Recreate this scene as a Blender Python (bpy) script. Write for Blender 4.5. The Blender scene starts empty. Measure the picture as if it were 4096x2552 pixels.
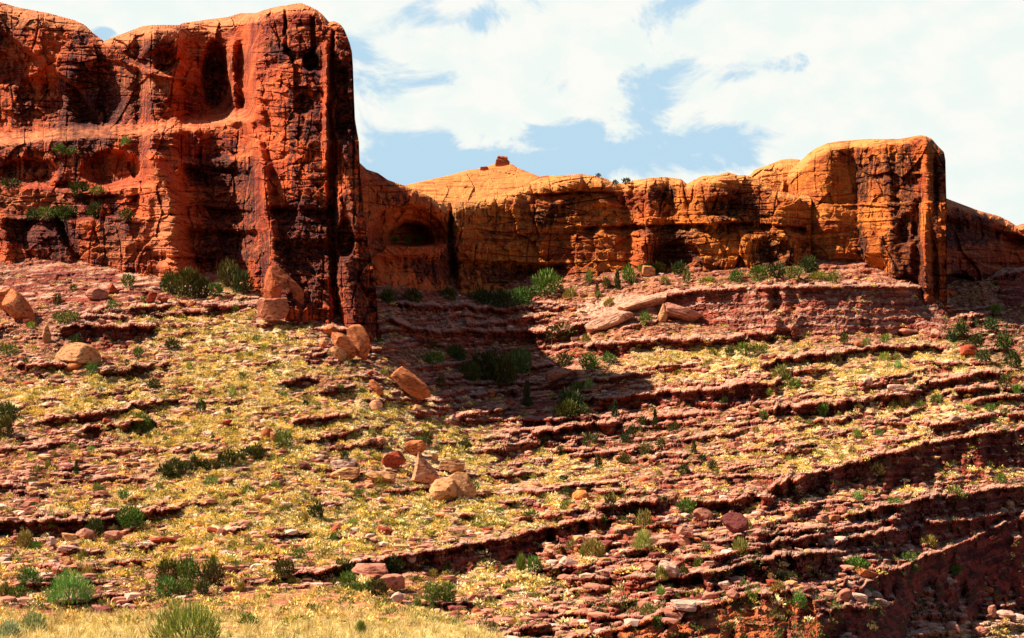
import bpy, math, random
import numpy as np

# ------------------------------------------------------------------ camera, world, sun, exposure
W, H, F, YH, CZ = 1024, 638, 1236.0, 430.0, 60.0      # focal length and horizon row in render pixels; camera height
sc = bpy.context.scene
C = sc.collection
cam_d = bpy.data.cameras.new("camera"); cam = bpy.data.objects.new("camera", cam_d); C.objects.link(cam)
cam.location = (0, 0, CZ); cam.rotation_euler = (math.radians(90), 0, 0)
cam_d.sensor_width = 36; cam_d.lens = 36 * F / W; cam_d.shift_y = (YH - H / 2) / W
cam_d.clip_start = 0.5; cam_d.clip_end = 5000
sc.camera = cam

SUN_AZ, SUN_EL = -89.0, 49.0         # degrees from +Y (into the picture), negative = left
SUN_STR, SKY_STR, EXPO = 5.0, 0.05, 1.1
vs = sc.view_settings
vs.view_transform = 'Standard'; vs.look = 'None'; vs.exposure = EXPO; vs.gamma = 1; vs.use_curve_mapping = False
sun_d = bpy.data.lights.new("sun", 'SUN'); sun = bpy.data.objects.new("sun", sun_d); C.objects.link(sun)
sun_d.energy = SUN_STR; sun_d.angle = math.radians(0.5); sun_d.color = (1.0, 0.93, 0.80)
az, el = math.radians(SUN_AZ), math.radians(SUN_EL)
sdir = (math.sin(az) * math.cos(el), math.cos(az) * math.cos(el), math.sin(el))
from mathutils import Vector, Matrix, Euler
sun.rotation_euler = Vector(sdir).to_track_quat('Z', 'Y').to_euler()
sun.location = (-200, 0, 300)


class NT:
    """tiny node-tree helper"""
    def __init__(s, tree):
        s.t = tree; s.t.nodes.clear()
    def n(s, typ, ins=None, **kw):
        nd = s.t.nodes.new(typ)
        for k, v in kw.items(): setattr(nd, k, v)
        for k, v in (ins or {}).items():
            sk = nd.inputs[k]
            if hasattr(v, 'is_linked'): s.t.links.new(v, sk)
            else: sk.default_value = v
        return nd
    def m(s, op, a, b=0.0, c=None, clamp=False):
        ins = {0: a, 1: b}
        if c is not None: ins[2] = c
        return s.n('ShaderNodeMath', ins, operation=op, use_clamp=clamp).outputs[0]
    def mr(s, v, a, b, c=0.0, d=1.0, smooth=True):
        return s.n('ShaderNodeMapRange', {0: v, 1: a, 2: b, 3: c, 4: d},
                   interpolation_type='SMOOTHSTEP' if smooth else 'LINEAR').outputs[0]
    def mix(s, f, a, b, typ='MIX'):
        nd = s.n('ShaderNodeMix', None, data_type='RGBA', blend_type=typ)
        for i, v in ((0, f), (6, a), (7, b)):
            if hasattr(v, 'is_linked'): s.t.links.new(v, nd.inputs[i])
            else: nd.inputs[i].default_value = (*v, 1) if isinstance(v, tuple) and len(v) == 3 else v
        return nd.outputs[2]
    def scale(s, vec, sx, sy, sz):
        return s.n('ShaderNodeVectorMath', {0: vec, 1: (sx, sy, sz)}, operation='MULTIPLY').outputs[0]
    def noise(s, vec, scale=1.0, det=4.0, rough=0.55, dist=0.0):
        return s.n('ShaderNodeTexNoise', {'Vector': vec, 'Scale': scale, 'Detail': det, 'Roughness': rough,
                                          'Distortion': dist}).outputs['Fac']


world = bpy.data.worlds.new("World"); sc.world = world; world.use_nodes = True
w = NT(world.node_tree)
skyt = w.n('ShaderNodeTexSky', sky_type='NISHITA', sun_disc=False, sun_elevation=el, sun_rotation=az,
           air_density=1.0, dust_density=1.5, ozone_density=1.0, altitude=1300)
base_sky = w.mix(1.0, skyt.outputs[0], (SKY_STR,) * 3, 'MULTIPLY')
tc = w.n('ShaderNodeTexCoord').outputs['Generated']
sep = w.n('ShaderNodeSeparateXYZ', {0: tc})
yy = w.m('MAXIMUM', sep.outputs[1], 0.02)
u = w.m('DIVIDE', sep.outputs[0], yy); v = w.m('DIVIDE', sep.outputs[2], yy)
uv = w.n('ShaderNodeCombineXYZ', {0: u, 1: v, 2: 0.37}).outputs[0]
uvs = w.scale(uv, 11.0, 16.0, 1.0)
n1 = w.noise(uvs, 1.0, 7.0, 0.6, 0.5)
dens = w.m('ADD', w.m('MULTIPLY', w.m('SUBTRACT', n1, 0.5), 2.7), 0.66)
# gaps of blue between the clouds: (px, py, half width, half height, depth)
for gx, gy, rx, ry, a in ((430, 160, 75, 26, .62), (590, 156, 66, 28, .5), (650, 108, 28, 34, .55), (700, 150, 80, 26, .55),
                          (790, 62, 30, 16, .5), (560, 88, 26, 14, .38), (437, 20, 60, 14, .45), (105, 32, 16, 9, .7),
                          (460, 175, 120, 14, .35), (860, 75, 30, 10, .4), (745, 70, 40, 22, .35), (680, 66, 26, 16, .3)):
    du = w.m('MULTIPLY', w.m('SUBTRACT', u, (gx - 512) / F), F / rx)
    dv = w.m('MULTIPLY', w.m('SUBTRACT', v, (YH - gy) / F), F / ry)
    r2 = w.m('ADD', w.m('MULTIPLY', du, du), w.m('MULTIPLY', dv, dv))
    dens = w.m('SUBTRACT', dens, w.m('MULTIPLY', w.m('EXPONENT', w.m('MULTIPLY', r2, -0.8)), a))
for gx, gy, rx, ry, a in ((980, 140, 160, 180, .8), (170, 5, 150, 22, .5), (420, 105, 40, 24, .25), (520, 118, 46, 26, .3), (650, 60, 60, 30, .25), (640, 125, 30, 18, .3), (900, 40, 140, 40, .2), (500, 90, 70, 40, .22), (200, 10, 160, 18, .3), (640, 135, 26, 14, .35),
                          (780, 95, 45, 22, .3), (520, 148, 30, 8, .3), (380, 60, 30, 60, .2)):
    du = w.m('MULTIPLY', w.m('SUBTRACT', u, (gx - 512) / F), F / rx)
    dv = w.m('MULTIPLY', w.m('SUBTRACT', v, (YH - gy) / F), F / ry)
    r2 = w.m('ADD', w.m('MULTIPLY', du, du), w.m('MULTIPLY', dv, dv))
    dens = w.m('ADD', dens, w.m('MULTIPLY', w.m('EXPONENT', w.m('MULTIPLY', r2, -0.8)), a))
cloud = w.mr(dens, 0.34, 0.66)
# cloud bank and pale sky only ahead; overhead and behind kept dark for deep shadows
cloud = w.m('MULTIPLY', cloud, w.mr(sep.outputs[1], 0.62, 0.86))
cloud = w.m('MULTIPLY', cloud, w.mr(sep.outputs[2], 0.52, 0.37))
k = 1.0 / 2 ** EXPO
n2 = w.noise(uvs, 2.3, 5.0, 0.55)
white = w.mix(w.mr(n2, 0.35, 0.62), (0.87 * k, 0.95 * k, 0.91 * k), (0.97 * k, 0.975 * k, 0.92 * k))
pale = w.mix(w.mr(sep.outputs[1], 0.62, 0.86), base_sky, (0.50 * k, 0.71 * k, 0.87 * k))
pale = w.mix(w.mr(sep.outputs[2], 0.52, 0.37), base_sky, pale)
skyc = w.mix(cloud, pale, white)
bg = w.n('ShaderNodeBackground', {'Color': skyc, 'Strength': 1.0})
wo = w.n('ShaderNodeOutputWorld'); w.t.links.new(bg.outputs[0], wo.inputs[0])

rng = np.random.default_rng(7)
random.seed(7)

# ------------------------------------------------------------------ numpy noise
def _hash(ix, iy, seed):
    h = (ix.astype(np.int64) * 374761393 + iy.astype(np.int64) * 668265263 + seed * 1442695041) & 0xFFFFFFFF
    h = ((h ^ (h >> 13)) * 1274126177) & 0xFFFFFFFF
    return h ^ (h >> 16)
def pnoise(x, y, seed=0):
    x = np.asarray(x, float); y = np.asarray(y, float)
    ix = np.floor(x); iy = np.floor(y); fx = x - ix; fy = y - iy
    ix = ix.astype(np.int64); iy = iy.astype(np.int64)
    def g(i, j, dx, dy):
        a = (_hash(i, j, seed) & 0xFFFF) * (2 * math.pi / 65536)
        return np.cos(a) * dx + np.sin(a) * dy
    u = fx * fx * fx * (fx * (fx * 6 - 15) + 10); v = fy * fy * fy * (fy * (fy * 6 - 15) + 10)
    a = g(ix, iy, fx, fy); b = g(ix + 1, iy, fx - 1, fy); c = g(ix, iy + 1, fx, fy - 1); d = g(ix + 1, iy + 1, fx - 1, fy - 1)
    return 1.4 * (a + u * (b - a) + v * (c - a + u * (a - b - c + d)))
def fbm(x, y, o=4, seed=0, g=0.5):
    s = 0; a = 1; t = 0
    for k in range(o):
        s = s + a * pnoise(x * 2 ** k + 17.3 * k, y * 2 ** k - 9.1 * k, seed + k); t += a; a *= g
    return s / t
def ridged(x, y, o=4, seed=0, g=0.5):
    s = 0; a = 1; t = 0
    for k in range(o):
        s = s + a * (1 - np.abs(pnoise(x * 2 ** k + 7.7 * k, y * 2 ** k + 3.3 * k, seed + k)) * 2); t += a; a *= g
    return s / t
def sstep(a, b, x):
    t = np.clip((x - a) / (b - a), 0, 1); return t * t * (3 - 2 * t)
def poly(pts):
    xs, ys = zip(*pts); xs = np.array(xs, float); ys = np.array(ys, float)
    return lambda x: np.interp(x, xs, ys)
def gauss1(a, s, axis=-1):
    r = int(3 * s) + 1; k = np.exp(-0.5 * (np.arange(-r, r + 1) / s) ** 2); k /= k.sum()
    pad = [(0, 0)] * a.ndim; pad[axis] = (r, r); b = np.pad(a, pad, mode='edge')
    return np.apply_along_axis(lambda q: np.convolve(q, k, 'valid'), axis, b)
def P(px, py, D):
    px = np.asarray(px, float); py = np.asarray(py, float); D = np.asarray(D, float)
    return np.stack([D * (px - 512) / F, D, CZ + D * (YH - py) / F], -1)

# ------------------------------------------------------------------ object helpers
def mesh_from(name, V, faces, mats, attrs=None, smooth=False, cols=None, midx=None):
    """faces: (n,3) or (n,4) int array"""
    me = bpy.data.meshes.new(name)
    V = np.asarray(V, np.float32); faces = np.asarray(faces, np.int32); k = faces.shape[1]
    me.vertices.add(len(V)); me.vertices.foreach_set('co', V.ravel())
    me.loops.add(faces.size); me.loops.foreach_set('vertex_index', faces.ravel())
    me.polygons.add(len(faces)); me.polygons.foreach_set('loop_start', np.arange(0, faces.size, k, dtype=np.int32))
    for mm in mats: me.materials.append(mm)
    if midx is not None: me.polygons.foreach_set('material_index', np.asarray(midx, np.int32))
    me.polygons.foreach_set('use_smooth', np.full(len(faces), bool(smooth)))
    for an, av in (attrs or {}).items():
        a = me.attributes.new(an, 'FLOAT', 'POINT'); a.data.foreach_set('value', np.asarray(av, np.float32).ravel())
    if cols is not None:
        a = me.attributes.new('tint', 'FLOAT_COLOR', 'POINT')
        cc = np.concatenate([cols, np.ones((len(cols), 1))], 1).astype(np.float32); a.data.foreach_set('color', cc.ravel())
    me.update(calc_edges=True)
    return me
def obj(name, me, parent=None, label=None, cat=None, group=None, kind=None, loc=None):
    o = bpy.data.objects.new(name, me); C.objects.link(o)
    if parent is not None: o.parent = parent
    if loc is not None: o.location = loc
    for k_, v_ in (('label', label), ('category', cat), ('group', group), ('kind', kind)):
        if v_: o[k_] = v_
    return o
def subset(name, V, faces, keep, mats, attrs, smooth=False):
    f = faces[keep]; used = np.unique(f); mp = np.full(len(V), -1, np.int64); mp[used] = np.arange(len(used))
    return mesh_from(name, V[used], mp[f], mats, {k_: a[used] for k_, a in attrs.items()}, smooth)

# ------------------------------------------------------------------ materials
def mat(name):
    m_ = bpy.data.materials.new(name); m_.use_nodes = True; return m_, NT(m_.node_tree)
def finish(t, col, rough=0.9, bump=None, bstr=0.6, bdist=0.3, spec=0.15, trans=None):
    b = t.n('ShaderNodeBsdfPrincipled', {'Base Color': col, 'Roughness': rough, 'Specular IOR Level': spec})
    if bump is not None:
        bn = t.n('ShaderNodeBump', {'Height': bump, 'Strength': bstr, 'Distance': bdist})
        t.t.links.new(bn.outputs[0], b.inputs['Normal'])
    o = t.n('ShaderNodeOutputMaterial')
    if trans:
        tr = t.n('ShaderNodeBsdfTranslucent', {'Color': col})
        mx = t.n('ShaderNodeMixShader', {0: trans})
        t.t.links.new(b.outputs[0], mx.inputs[1]); t.t.links.new(tr.outputs[0], mx.inputs[2])
        t.t.links.new(mx.outputs[0], o.inputs[0])
    else:
        t.t.links.new(b.outputs[0], o.inputs[0])
def attr(t, n_): return t.n('ShaderNodeAttribute', attribute_name=n_).outputs['Fac']

def cliff_material(name, red, deep, pale, cap, stain_shade=(0.016, 0.004, 0.006), bdist=0.5):
    m_, t = mat(name)
    p = t.n('ShaderNodeNewGeometry').outputs['Position']
    nb = t.noise(t.scale(p, 0.05, 0.05, 0.09), 1, 5, 0.6)
    nf = t.noise(t.scale(p, 0.5, 0.5, 0.8), 1, 6, 0.7)
    nst = t.noise(t.scale(p, 0.03, 0.03, 0.9), 1, 4, 0.6, 0.3)
    col = t.mix(t.mr(nb, 0.35, 0.65), deep, red)
    col = t.mix(t.m('MULTIPLY', t.mr(nst, 0.48, 0.66), 0.55), col, pale)
    col = t.mix(t.m('MULTIPLY', t.mr(nf, 0.52, 0.75), 0.45), col, pale)
    col = t.mix(t.m('MULTIPLY', t.mr(nf, 0.48, 0.3), 0.55), col, deep)
    col = t.mix(t.m('MULTIPLY', attr(t, 'red'), 0.8), col, t.mix(t.mr(nb, 0.35, 0.65), (0.30, 0.035, 0.012), (0.58, 0.11, 0.025)))
    vstr = t.noise(t.scale(p, 0.8, 0.8, 0.035), 1, 6, 0.65, 0.15)      # streaks of desert varnish running down
    vbig = t.noise(t.scale(p, 0.12, 0.12, 0.03), 1, 3, 0.6)
    vv = t.m('ADD', t.m('MULTIPLY', vstr, 0.7), t.m('MULTIPLY', vbig, 0.3))
    a = attr(t, 'varnish_shade')  # mask of stains and of shade painted into recesses
    thr = t.m('SUBTRACT', 0.72, t.m('MULTIPLY', a, 0.38))
    vf = t.mr(t.m('SUBTRACT', vv, thr), -0.015, 0.04)
    speck = t.mr(t.noise(t.scale(p, 0.9, 0.9, 1.6), 1, 5, 0.75), 0.40, 0.62)
    vf = t.m('MULTIPLY', vf, t.m('SUBTRACT', 1.0, t.m('MULTIPLY', speck, 0.55)))
    pstr = t.noise(t.scale(p, 1.3, 1.3, 0.03), 1, 5, 0.6)
    col = t.mix(t.m('MULTIPLY', t.mr(pstr, 0.54, 0.68), 0.55), col, pale)
    col = t.mix(t.m('MULTIPLY', t.mr(pstr, 0.46, 0.36), 0.6), col, deep)
    capf = t.m('MULTIPLY', attr(t, 'cap'), t.mr(nf, 0.25, 0.5, 0.55, 1.0))
    xb = t.noise(t.scale(p, 0.10, 0.10, 1.1), 1, 5, 0.65, 0.8)
    cap = t.mix(t.m('MULTIPLY', t.mr(xb, 0.46, 0.40), 0.75), t.mix(t.mr(nf, 0.4, 0.65), cap, tuple(min(1, c_ * 1.25) for c_ in cap)), deep)
    col = t.mix(capf, col, cap)
    col = t.mix(t.m('MULTIPLY', vf, t.m('SUBTRACT', 1.0, t.m('MULTIPLY', attr(t, 'cap'), 0.6))), col, stain_shade)
    bm_ = t.m('ADD', t.noise(t.scale(p, 0.30, 0.30, 2.4), 1, 8, 0.68), t.m('MULTIPLY', t.noise(t.scale(p, 1.6, 1.6, 0.2), 1, 5, 0.6), 0.5))
    finish(t, col, 0.92, bm_, 0.8, bdist)
    return m_
M = {}
M['red'] = cliff_material('red_sandstone', (0.58, 0.088, 0.016), (0.17, 0.015, 0.008), (0.70, 0.20, 0.055), (0.60, 0.19, 0.065), bdist=0.6)
M['mesa'] = cliff_material('orange_sandstone', (0.52, 0.145, 0.020), (0.22, 0.030, 0.009), (0.68, 0.26, 0.045), (0.58, 0.215, 0.055), bdist=0.6)

def ground_material():
    m_, t = mat('talus_soil')
    p = t.n('ShaderNodeNewGeometry').outputs['Position']
    rock = attr(t, 'rock'); slab = attr(t, 'slab'); dry = attr(t, 'dry')
    nb = t.noise(t.scale(p, 0.06, 0.06, 0.12), 1, 4, 0.6)
    nf = t.noise(t.scale(p, 0.9, 0.9, 1.4), 1, 6, 0.7)
    nm = t.noise(t.scale(p, 0.3, 0.3, 0.6), 1, 5, 0.65)
    soil = t.mix(t.mr(nb, 0.35, 0.65), (0.23, 0.048, 0.024), (0.42, 0.13, 0.055))
    soil = t.mix(t.mr(nf, 0.5, 0.68), soil, (0.60, 0.34, 0.18))
    soil = t.mix(t.m('MULTIPLY', t.mr(nf, 0.50, 0.40), 0.95), soil, (0.055, 0.010, 0.010))
    grassy = t.mix(t.mr(nf, 0.35, 0.6), (0.50, 0.30, 0.11), (0.78, 0.58, 0.27))
    soil = t.mix(t.m('MULTIPLY', dry, t.mr(nm, 0.36, 0.56)), soil, grassy)
    st = t.noise(t.scale(p, 0.05, 0.05, 1.5), 1, 4, 0.6, 0.3)
    rc = t.mix(t.mr(st, 0.42, 0.6), (0.13, 0.016, 0.012), (0.36, 0.062, 0.028))
    rc = t.mix(t.m('MULTIPLY', t.mr(nf, 0.5, 0.7), 0.5), rc, (0.48, 0.17, 0.09))
    rc = t.mix(t.m('MULTIPLY', t.mr(nf, 0.48, 0.34), 0.75), rc, (0.05, 0.012, 0.012))
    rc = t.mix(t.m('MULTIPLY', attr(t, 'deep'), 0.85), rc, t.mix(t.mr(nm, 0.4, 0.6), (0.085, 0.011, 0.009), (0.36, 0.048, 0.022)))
    rc = t.mix(t.m('MULTIPLY', attr(t, 'orange'), 0.9), rc, t.mix(t.mr(st, 0.42, 0.56), (0.20, 0.03, 0.015), (0.58, 0.15, 0.04)))
    sl = t.mix(t.mr(nf, 0.36, 0.6), (0.34, 0.10, 0.05), (0.76, 0.46, 0.30))
    col = t.mix(rock, soil, rc)
    col = t.mix(t.m('MULTIPLY', slab, 0.85), col, sl)
    bm_ = t.m('ADD', t.noise(t.scale(p, 0.7, 0.7, 1.8), 1, 8, 0.7), t.m('MULTIPLY', t.noise(t.scale(p, 0.2, 0.2, 1.8), 1, 4, 0.6), 0.6))
    finish(t, col, 0.95, bm_, 0.9, 0.8)
    return m_
M['ground'] = ground_material()

def boulder_material():
    m_, t = mat('boulder_rock')
    p = t.n('ShaderNodeTexCoord').outputs['Object']
    g = t.n('ShaderNodeNewGeometry').outputs['Position']
    tint = t.n('ShaderNodeAttribute', attribute_name='color', attribute_type='OBJECT')
    oc = t.n('ShaderNodeObjectInfo').outputs['Color']
    nf = t.noise(t.scale(g, 1.3, 1.3, 2.2), 1, 7, 0.7)
    nb = t.noise(t.scale(g, 0.25, 0.25, 0.5), 1, 4, 0.6)
    dark = t.mix(1.0, oc, (0.30, 0.15, 0.13), 'MULTIPLY')
    col = t.mix(t.m('MULTIPLY', t.mr(nf, 0.52, 0.36), 0.9), oc, dark)
    col = t.mix(t.m('MULTIPLY', t.mr(nb, 0.5, 0.34), 0.5), col, dark)
    finish(t, col, 0.92, t.noise(t.scale(g, 0.9, 0.9, 1.8), 1, 8, 0.7), 0.8, 0.35)
    return m_
M['boulder'] = boulder_material()

def leaf_material(name):
    m_, t = mat(name)
    a = t.n('ShaderNodeAttribute', attribute_name='tint').outputs['Color']
    oc = t.n('ShaderNodeObjectInfo').outputs['Color']
    finish(t, t.mix(1.0, a, oc, 'MULTIPLY'), 0.8, spec=0.1, trans=0.10)
    return m_
M['leaf'] = leaf_material('shrub_leaves')
m_, t = mat('shrub_wood')
gp = t.n('ShaderNodeNewGeometry').outputs['Position']
finish(t, t.mix(t.noise(gp, 6.0), (0.06, 0.03, 0.02), (0.16, 0.09, 0.06)), 0.95)
M['wood'] = m_

# ------------------------------------------------------------------ ground: talus slope with rock ledges
YS = np.array([700, 660, 638, 600, 560, 520, 480, 440, 400, 360, 320, 290, 265, 225], float)
CTRL = {
    -80: (82, 95, 100, 118, 140, 160, 178, 196, 214, 232, 252, 270, 285, 315),
    100: (80, 92, 100, 118, 140, 160, 178, 195, 212, 230, 250, 268, 285, 315),
    250: (78, 90, 98, 116, 138, 158, 176, 193, 210, 228, 248, 268, 288, 320),
    380: (76, 88, 97, 116, 138, 160, 180, 198, 217, 238, 262, 290, 310, 345),
    470: (78, 90, 100, 120, 142, 166, 192, 222, 256, 290, 318, 342, 355, 384),
    540: (80, 92, 102, 124, 148, 176, 208, 246, 285, 312, 334, 348, 360, 388),
    620: (82, 95, 106, 128, 154, 186, 220, 254, 280, 300, 320, 336, 352, 382),
    720: (84, 98, 110, 132, 156, 186, 214, 240, 261, 281, 302, 324, 346, 379),
    850: (90, 104, 116, 134, 157, 182, 208, 232, 253, 273, 294, 315, 335, 368),
    950: (118, 134, 146, 166, 184, 200, 215, 234, 256, 280, 310, 335, 355, 388),
    1104: (160, 176, 186, 202, 213, 222, 231, 242, 260, 287, 319, 346, 366, 401)}
gx = np.arange(-90, 1115, 1.0); gy = np.arange(700, 224, -0.8)        # rows run up the slope
ck = sorted(CTRL)
tab = np.array([[np.interp(x, ck, [math.log(CTRL[c][i]) for c in ck]) for x in gx] for i in range(len(YS))])
lnD = np.array([np.interp(gy, YS[::-1], tab[::-1, j]) for j in range(len(gx))]).T
lnD = gauss1(gauss1(lnD, 18, 1), 14, 0)
PX, PY = np.meshgrid(gx, gy)
G = np.gradient(lnD, axis=0) / 0.8                  # per pixel going up

# ledges: (label, [(px, py_top, face height), ...])
LEDGES = [
    ("thin layered dark ledge beside the pale squat boulder under the left cliff", [(58, 328, 8), (75, 324, 18), (146, 324, 20), (160, 326, 6)]),
    ("short pale-topped ledge left of the pale squat boulder", [(8, 366, 3), (20, 364, 6), (63, 363, 7), (78, 368, 3)]),
    ("broken ledge below and right of the pale squat boulder", [(96, 371, 4), (110, 368, 10), (165, 362, 9), (172, 362, 3)]),
    ("long dark red ledge crossing the left slope", [(36, 420, 4), (50, 417, 9), (90, 413, 9), (127, 405, 8), (184, 396, 6), (192, 395, 2)]),
    ("low rubbly ledge under the long dark red ledge", [(80, 428, 4), (96, 424, 12), (150, 419, 12), (165, 424, 4)]),
    ("short red ledge high on the middle of the grassy slope", [(275, 383, 3), (290, 379, 7), (315, 376, 6), (322, 376, 2)]),
    ("narrow dark red ledge in the middle of the grassy slope", [(285, 422, 3), (300, 419, 7), (348, 413, 6), (354, 412, 2)]),
    ("thin pinkish ledge above the leaning boulders", [(303, 440, 3), (320, 436, 8), (353, 430, 7), (362, 430, 2)]),
    ("dark undercut ledge crossing the right slope below the hollow", [(575, 401, 5), (590, 398, 12), (650, 393, 10), (692, 391, 12), (734, 384, 17), (768, 382, 13), (786, 381, 4)]),
    ("short red ledge in the dim gully under the hollow", [(530, 433, 4), (545, 429, 10), (617, 420, 11), (624, 420, 3)]),
    ("red pitted ledge in the middle of the right slope", [(762, 409, 4), (775, 407, 9), (806, 404, 9), (831, 400, 11), (850, 400, 9), (884, 394, 13), (910, 391, 10), (930, 389, 3)]),
    ("red ledge just under the smooth yellow fan at right", [(915, 385, 3), (930, 381, 7), (990, 371, 9), (1008, 374, 4)]),
    ("lumpy pink ledge at the right edge below the yellow fan", [(940, 392, 4), (960, 388, 8), (1024, 386, 8), (1110, 380, 8)]),
    ("thin ledge running out of the right edge of the slope", [(968, 401, 3), (985, 398, 6), (1024, 393, 6), (1110, 384, 6)]),
    ("tiny red ledge under the pitted ledge on the right slope", [(806, 422, 2), (820, 419, 6), (849, 417, 6), (856, 417, 2)]),
    ("straight dark red ledge on the lower right slope", [(922, 426, 3), (940, 422, 7), (992, 414, 7), (1000, 414, 2)]),
    ("tall dark ledge wall with square blocks on the lower right slope", [(764, 488, 4), (782, 482, 16), (848, 462, 28), (899, 449, 32), (956, 436, 38), (1001, 431, 34), (1024, 426, 32), (1110, 412, 32)]),
    ("low dark ledge continuing left from the tall ledge wall", [(684, 502, 4), (700, 500, 10), (768, 496, 10), (776, 496, 4)]),
    ("thinly layered dark ledge under the tall ledge wall", [(846, 514, 5), (895, 503, 14), (958, 494, 20), (1024, 484, 22), (1110, 468, 22)]),
    ("broken layered ledge running up to the right edge", [(836, 540, 5), (880, 531, 16), (930, 521, 20), (980, 517, 14), (1024, 509, 8), (1110, 494, 8)]),
    ("long pale slab ledge with dark undercut face low in the picture", [(236, 584, 3), (313, 571, 5), (347, 563, 7), (404, 553, 14), (457, 546, 28), (512, 536, 28), (560, 523, 18), (607, 516, 10), (620, 516, 3)]),
    ("dark ledge between the orange boulder and the cracked dark boulder", [(592, 506, 3), (610, 503, 14), (663, 500, 14), (676, 500, 4)]),
    ("dark undercut ledge on the lower left slope", [(-90, 524, 14), (0, 522, 14), (45, 519, 15), (76, 519, 14), (106, 517, 16), (125, 513, 9), (141, 510, 6), (206, 502, 5), (220, 502, 2)]),
    ("stack of layered slabs at the edge above the canyon", [(640, 584, 3), (680, 577, 9), (711, 570, 14), (768, 558, 20), (800, 553, 24), (831, 550, 22), (842, 552, 8)]),
    ("orange striped canyon wall at the bottom edge", [(560, 640, 30), (640, 622, 60), (664, 613, 70), (697, 606, 80), (734, 596, 90), (790, 590, 100), (811, 596, 100), (822, 612, 60)]),
    ("dark rounded buttress in the gully above the canyon floor", [(815, 618, 30), (835, 606, 40), (880, 606, 42), (905, 596, 40), (912, 600, 10)]),
    ("tall deep red canyon wall in the lower right corner", [(858, 588, 6), (884, 572, 30), (920, 558, 50), (950, 546, 60), (985, 532, 74), (1024, 515, 92), (1110, 490, 120)]),
    ("dark undercut band at the back of the hollow", [(388, 316, 3), (410, 326, 6), (436, 331, 13), (512, 330, 14), (560, 330, 12), (585, 323, 8), (592, 320, 3)]),
    ("red blocky ledge under the slickrock bulge", [(586, 346, 4), (600, 342, 12), (640, 340, 11), (687, 340, 11), (700, 339, 6), (768, 332, 9), (800, 326, 11), (812, 327, 3)]),
    ("pale jagged ledge on the right slope below the bench", [(758, 364, 3), (775, 360, 9), (800, 355, 8), (838, 351, 7), (874, 345, 7), (937, 345, 6), (950, 346, 2)]),
    ("pinkish banded bench wall below the orange butte", [(652, 300, 5), (676, 293, 26), (700, 289, 34), (740, 287, 42), (800, 286, 46), (880, 285, 48), (944, 287, 48), (949, 290, 30)]),
    ("dark banded step at the foot of the tall tower", [(395, 300, 4), (420, 304, 6), (500, 308, 5), (540, 306, 4)]),
    ("stacked red blocks at the right edge below the far ridge", [(980, 292, 6), (996, 276, 26), (1024, 268, 34), (1110, 262, 36)]),
]
wgt = np.ones_like(PX); rock = np.zeros_like(PX); slab = np.zeros_like(PX); ledge_id = np.full(PX.shape, -1, int); block = np.zeros_like(PX); deep = np.zeros_like(PX); orange = np.zeros_like(PX)
def h01(a_, b_, seed): return (_hash(np.asarray(a_).astype(np.int64), np.asarray(b_).astype(np.int64), seed) & 0xFFFF) / 65535.0
xw = PX + 2.5 * pnoise(PX / 7.0, PY / 5.0, 90)
jit = fbm(PX / 14.0, PY / 40.0, 3, 5) * 1.8 + fbm(PX / 2.6, PY / 12.0, 2, 8) * 0.7 + 3.2 * (h01(np.floor(xw / 6.5), 0 * PX, 4) - 0.5) + 3.0 * (h01(np.floor(xw / 15.0 + 0.3), 0 * PX, 14) - 0.5)
# gentle natural layering everywhere
lay = fbm(PX / 40.0, (PY + 0.10 * PX) / 3.4, 3, 11)
lowrock = sstep(560, 760, PX + 0.9 * (PY - 500)) * sstep(478, 540, PY)     # bedrock shows through more near the canyon
stony = np.clip(np.exp(-(((PX - 110) / 150) ** 2 + ((PY - 292) / 24) ** 2)) + 0.9 * np.exp(-(((PX - 560) / 120) ** 2 + ((PY - 410 - 0.3 * (PX - 560)) / 55) ** 2)) + 0.8 * np.exp(-(((PX - 470) / 90) ** 2 + ((PY - 320) / 30) ** 2)) + 0.7 * np.exp(-(((PX - 60) / 90) ** 2 + ((PY - 470) / 40) ** 2)) + lowrock + 0.5 * sstep(0.0, 0.4, fbm(PX / 70.0, PY / 28.0, 3, 27)) + 0.35 * sstep(560, 800, PX) * sstep(360, 420, PY), 0, 1)
lay2 = fbm(PX / 34.0, (PY + 0.16 * PX) / 7.0, 3, 15)
lay = lay * (1 - 0.5 * lowrock) + lay2 * 0.9 * lowrock
wgt = 1 + 1.5 * lay + 0.8 * fbm(PX / 7.0, PY / 3.0, 3, 19)
wgt = 1 + (wgt - 1) * (1 + 1.3 * lowrock)
rock = np.maximum(rock, sstep(0.05, 0.32, -lay + 0.40 * stony - 0.16) * 0.95)
slab = np.maximum(slab, sstep(0.12, 0.4, lay + 0.15 * stony) * (0.25 + 0.6 * stony))
mini = []
r0 = np.random.default_rng(21)
while len(mini) < 880:
    x = r0.uniform(-60, 1090); y = r0.uniform(300, 640)
    jx = int(np.clip(x + 90, 0, len(gx) - 1)); iy = int(np.clip((700 - y) / 0.8, 0, len(gy) - 1))
    if r0.random() > 0.18 + 0.9 * stony[iy, jx]: continue
    L = r0.uniform(6, 30) * (1 + 0.8 * (r0.random() < .25)); h = r0.uniform(1.4, 4.2) * (1 + 0.5 * (y > 500)); sl = r0.uniform(-0.20, 0.02) if x > 480 else r0.uniform(-0.14, 0.08)
    if r0.random() < 0.28: L *= 1.5; h = h * 1.2 + 1.6
    mini.append((None, [(x - L, y - sl * L, 0.8), (x - L * 0.5, y - sl * L * .5 + r0.uniform(-1, 1), h), (x + L * .6, y + sl * L * .6, h * .8), (x + L, y + sl * L, 0.8)]))
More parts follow.
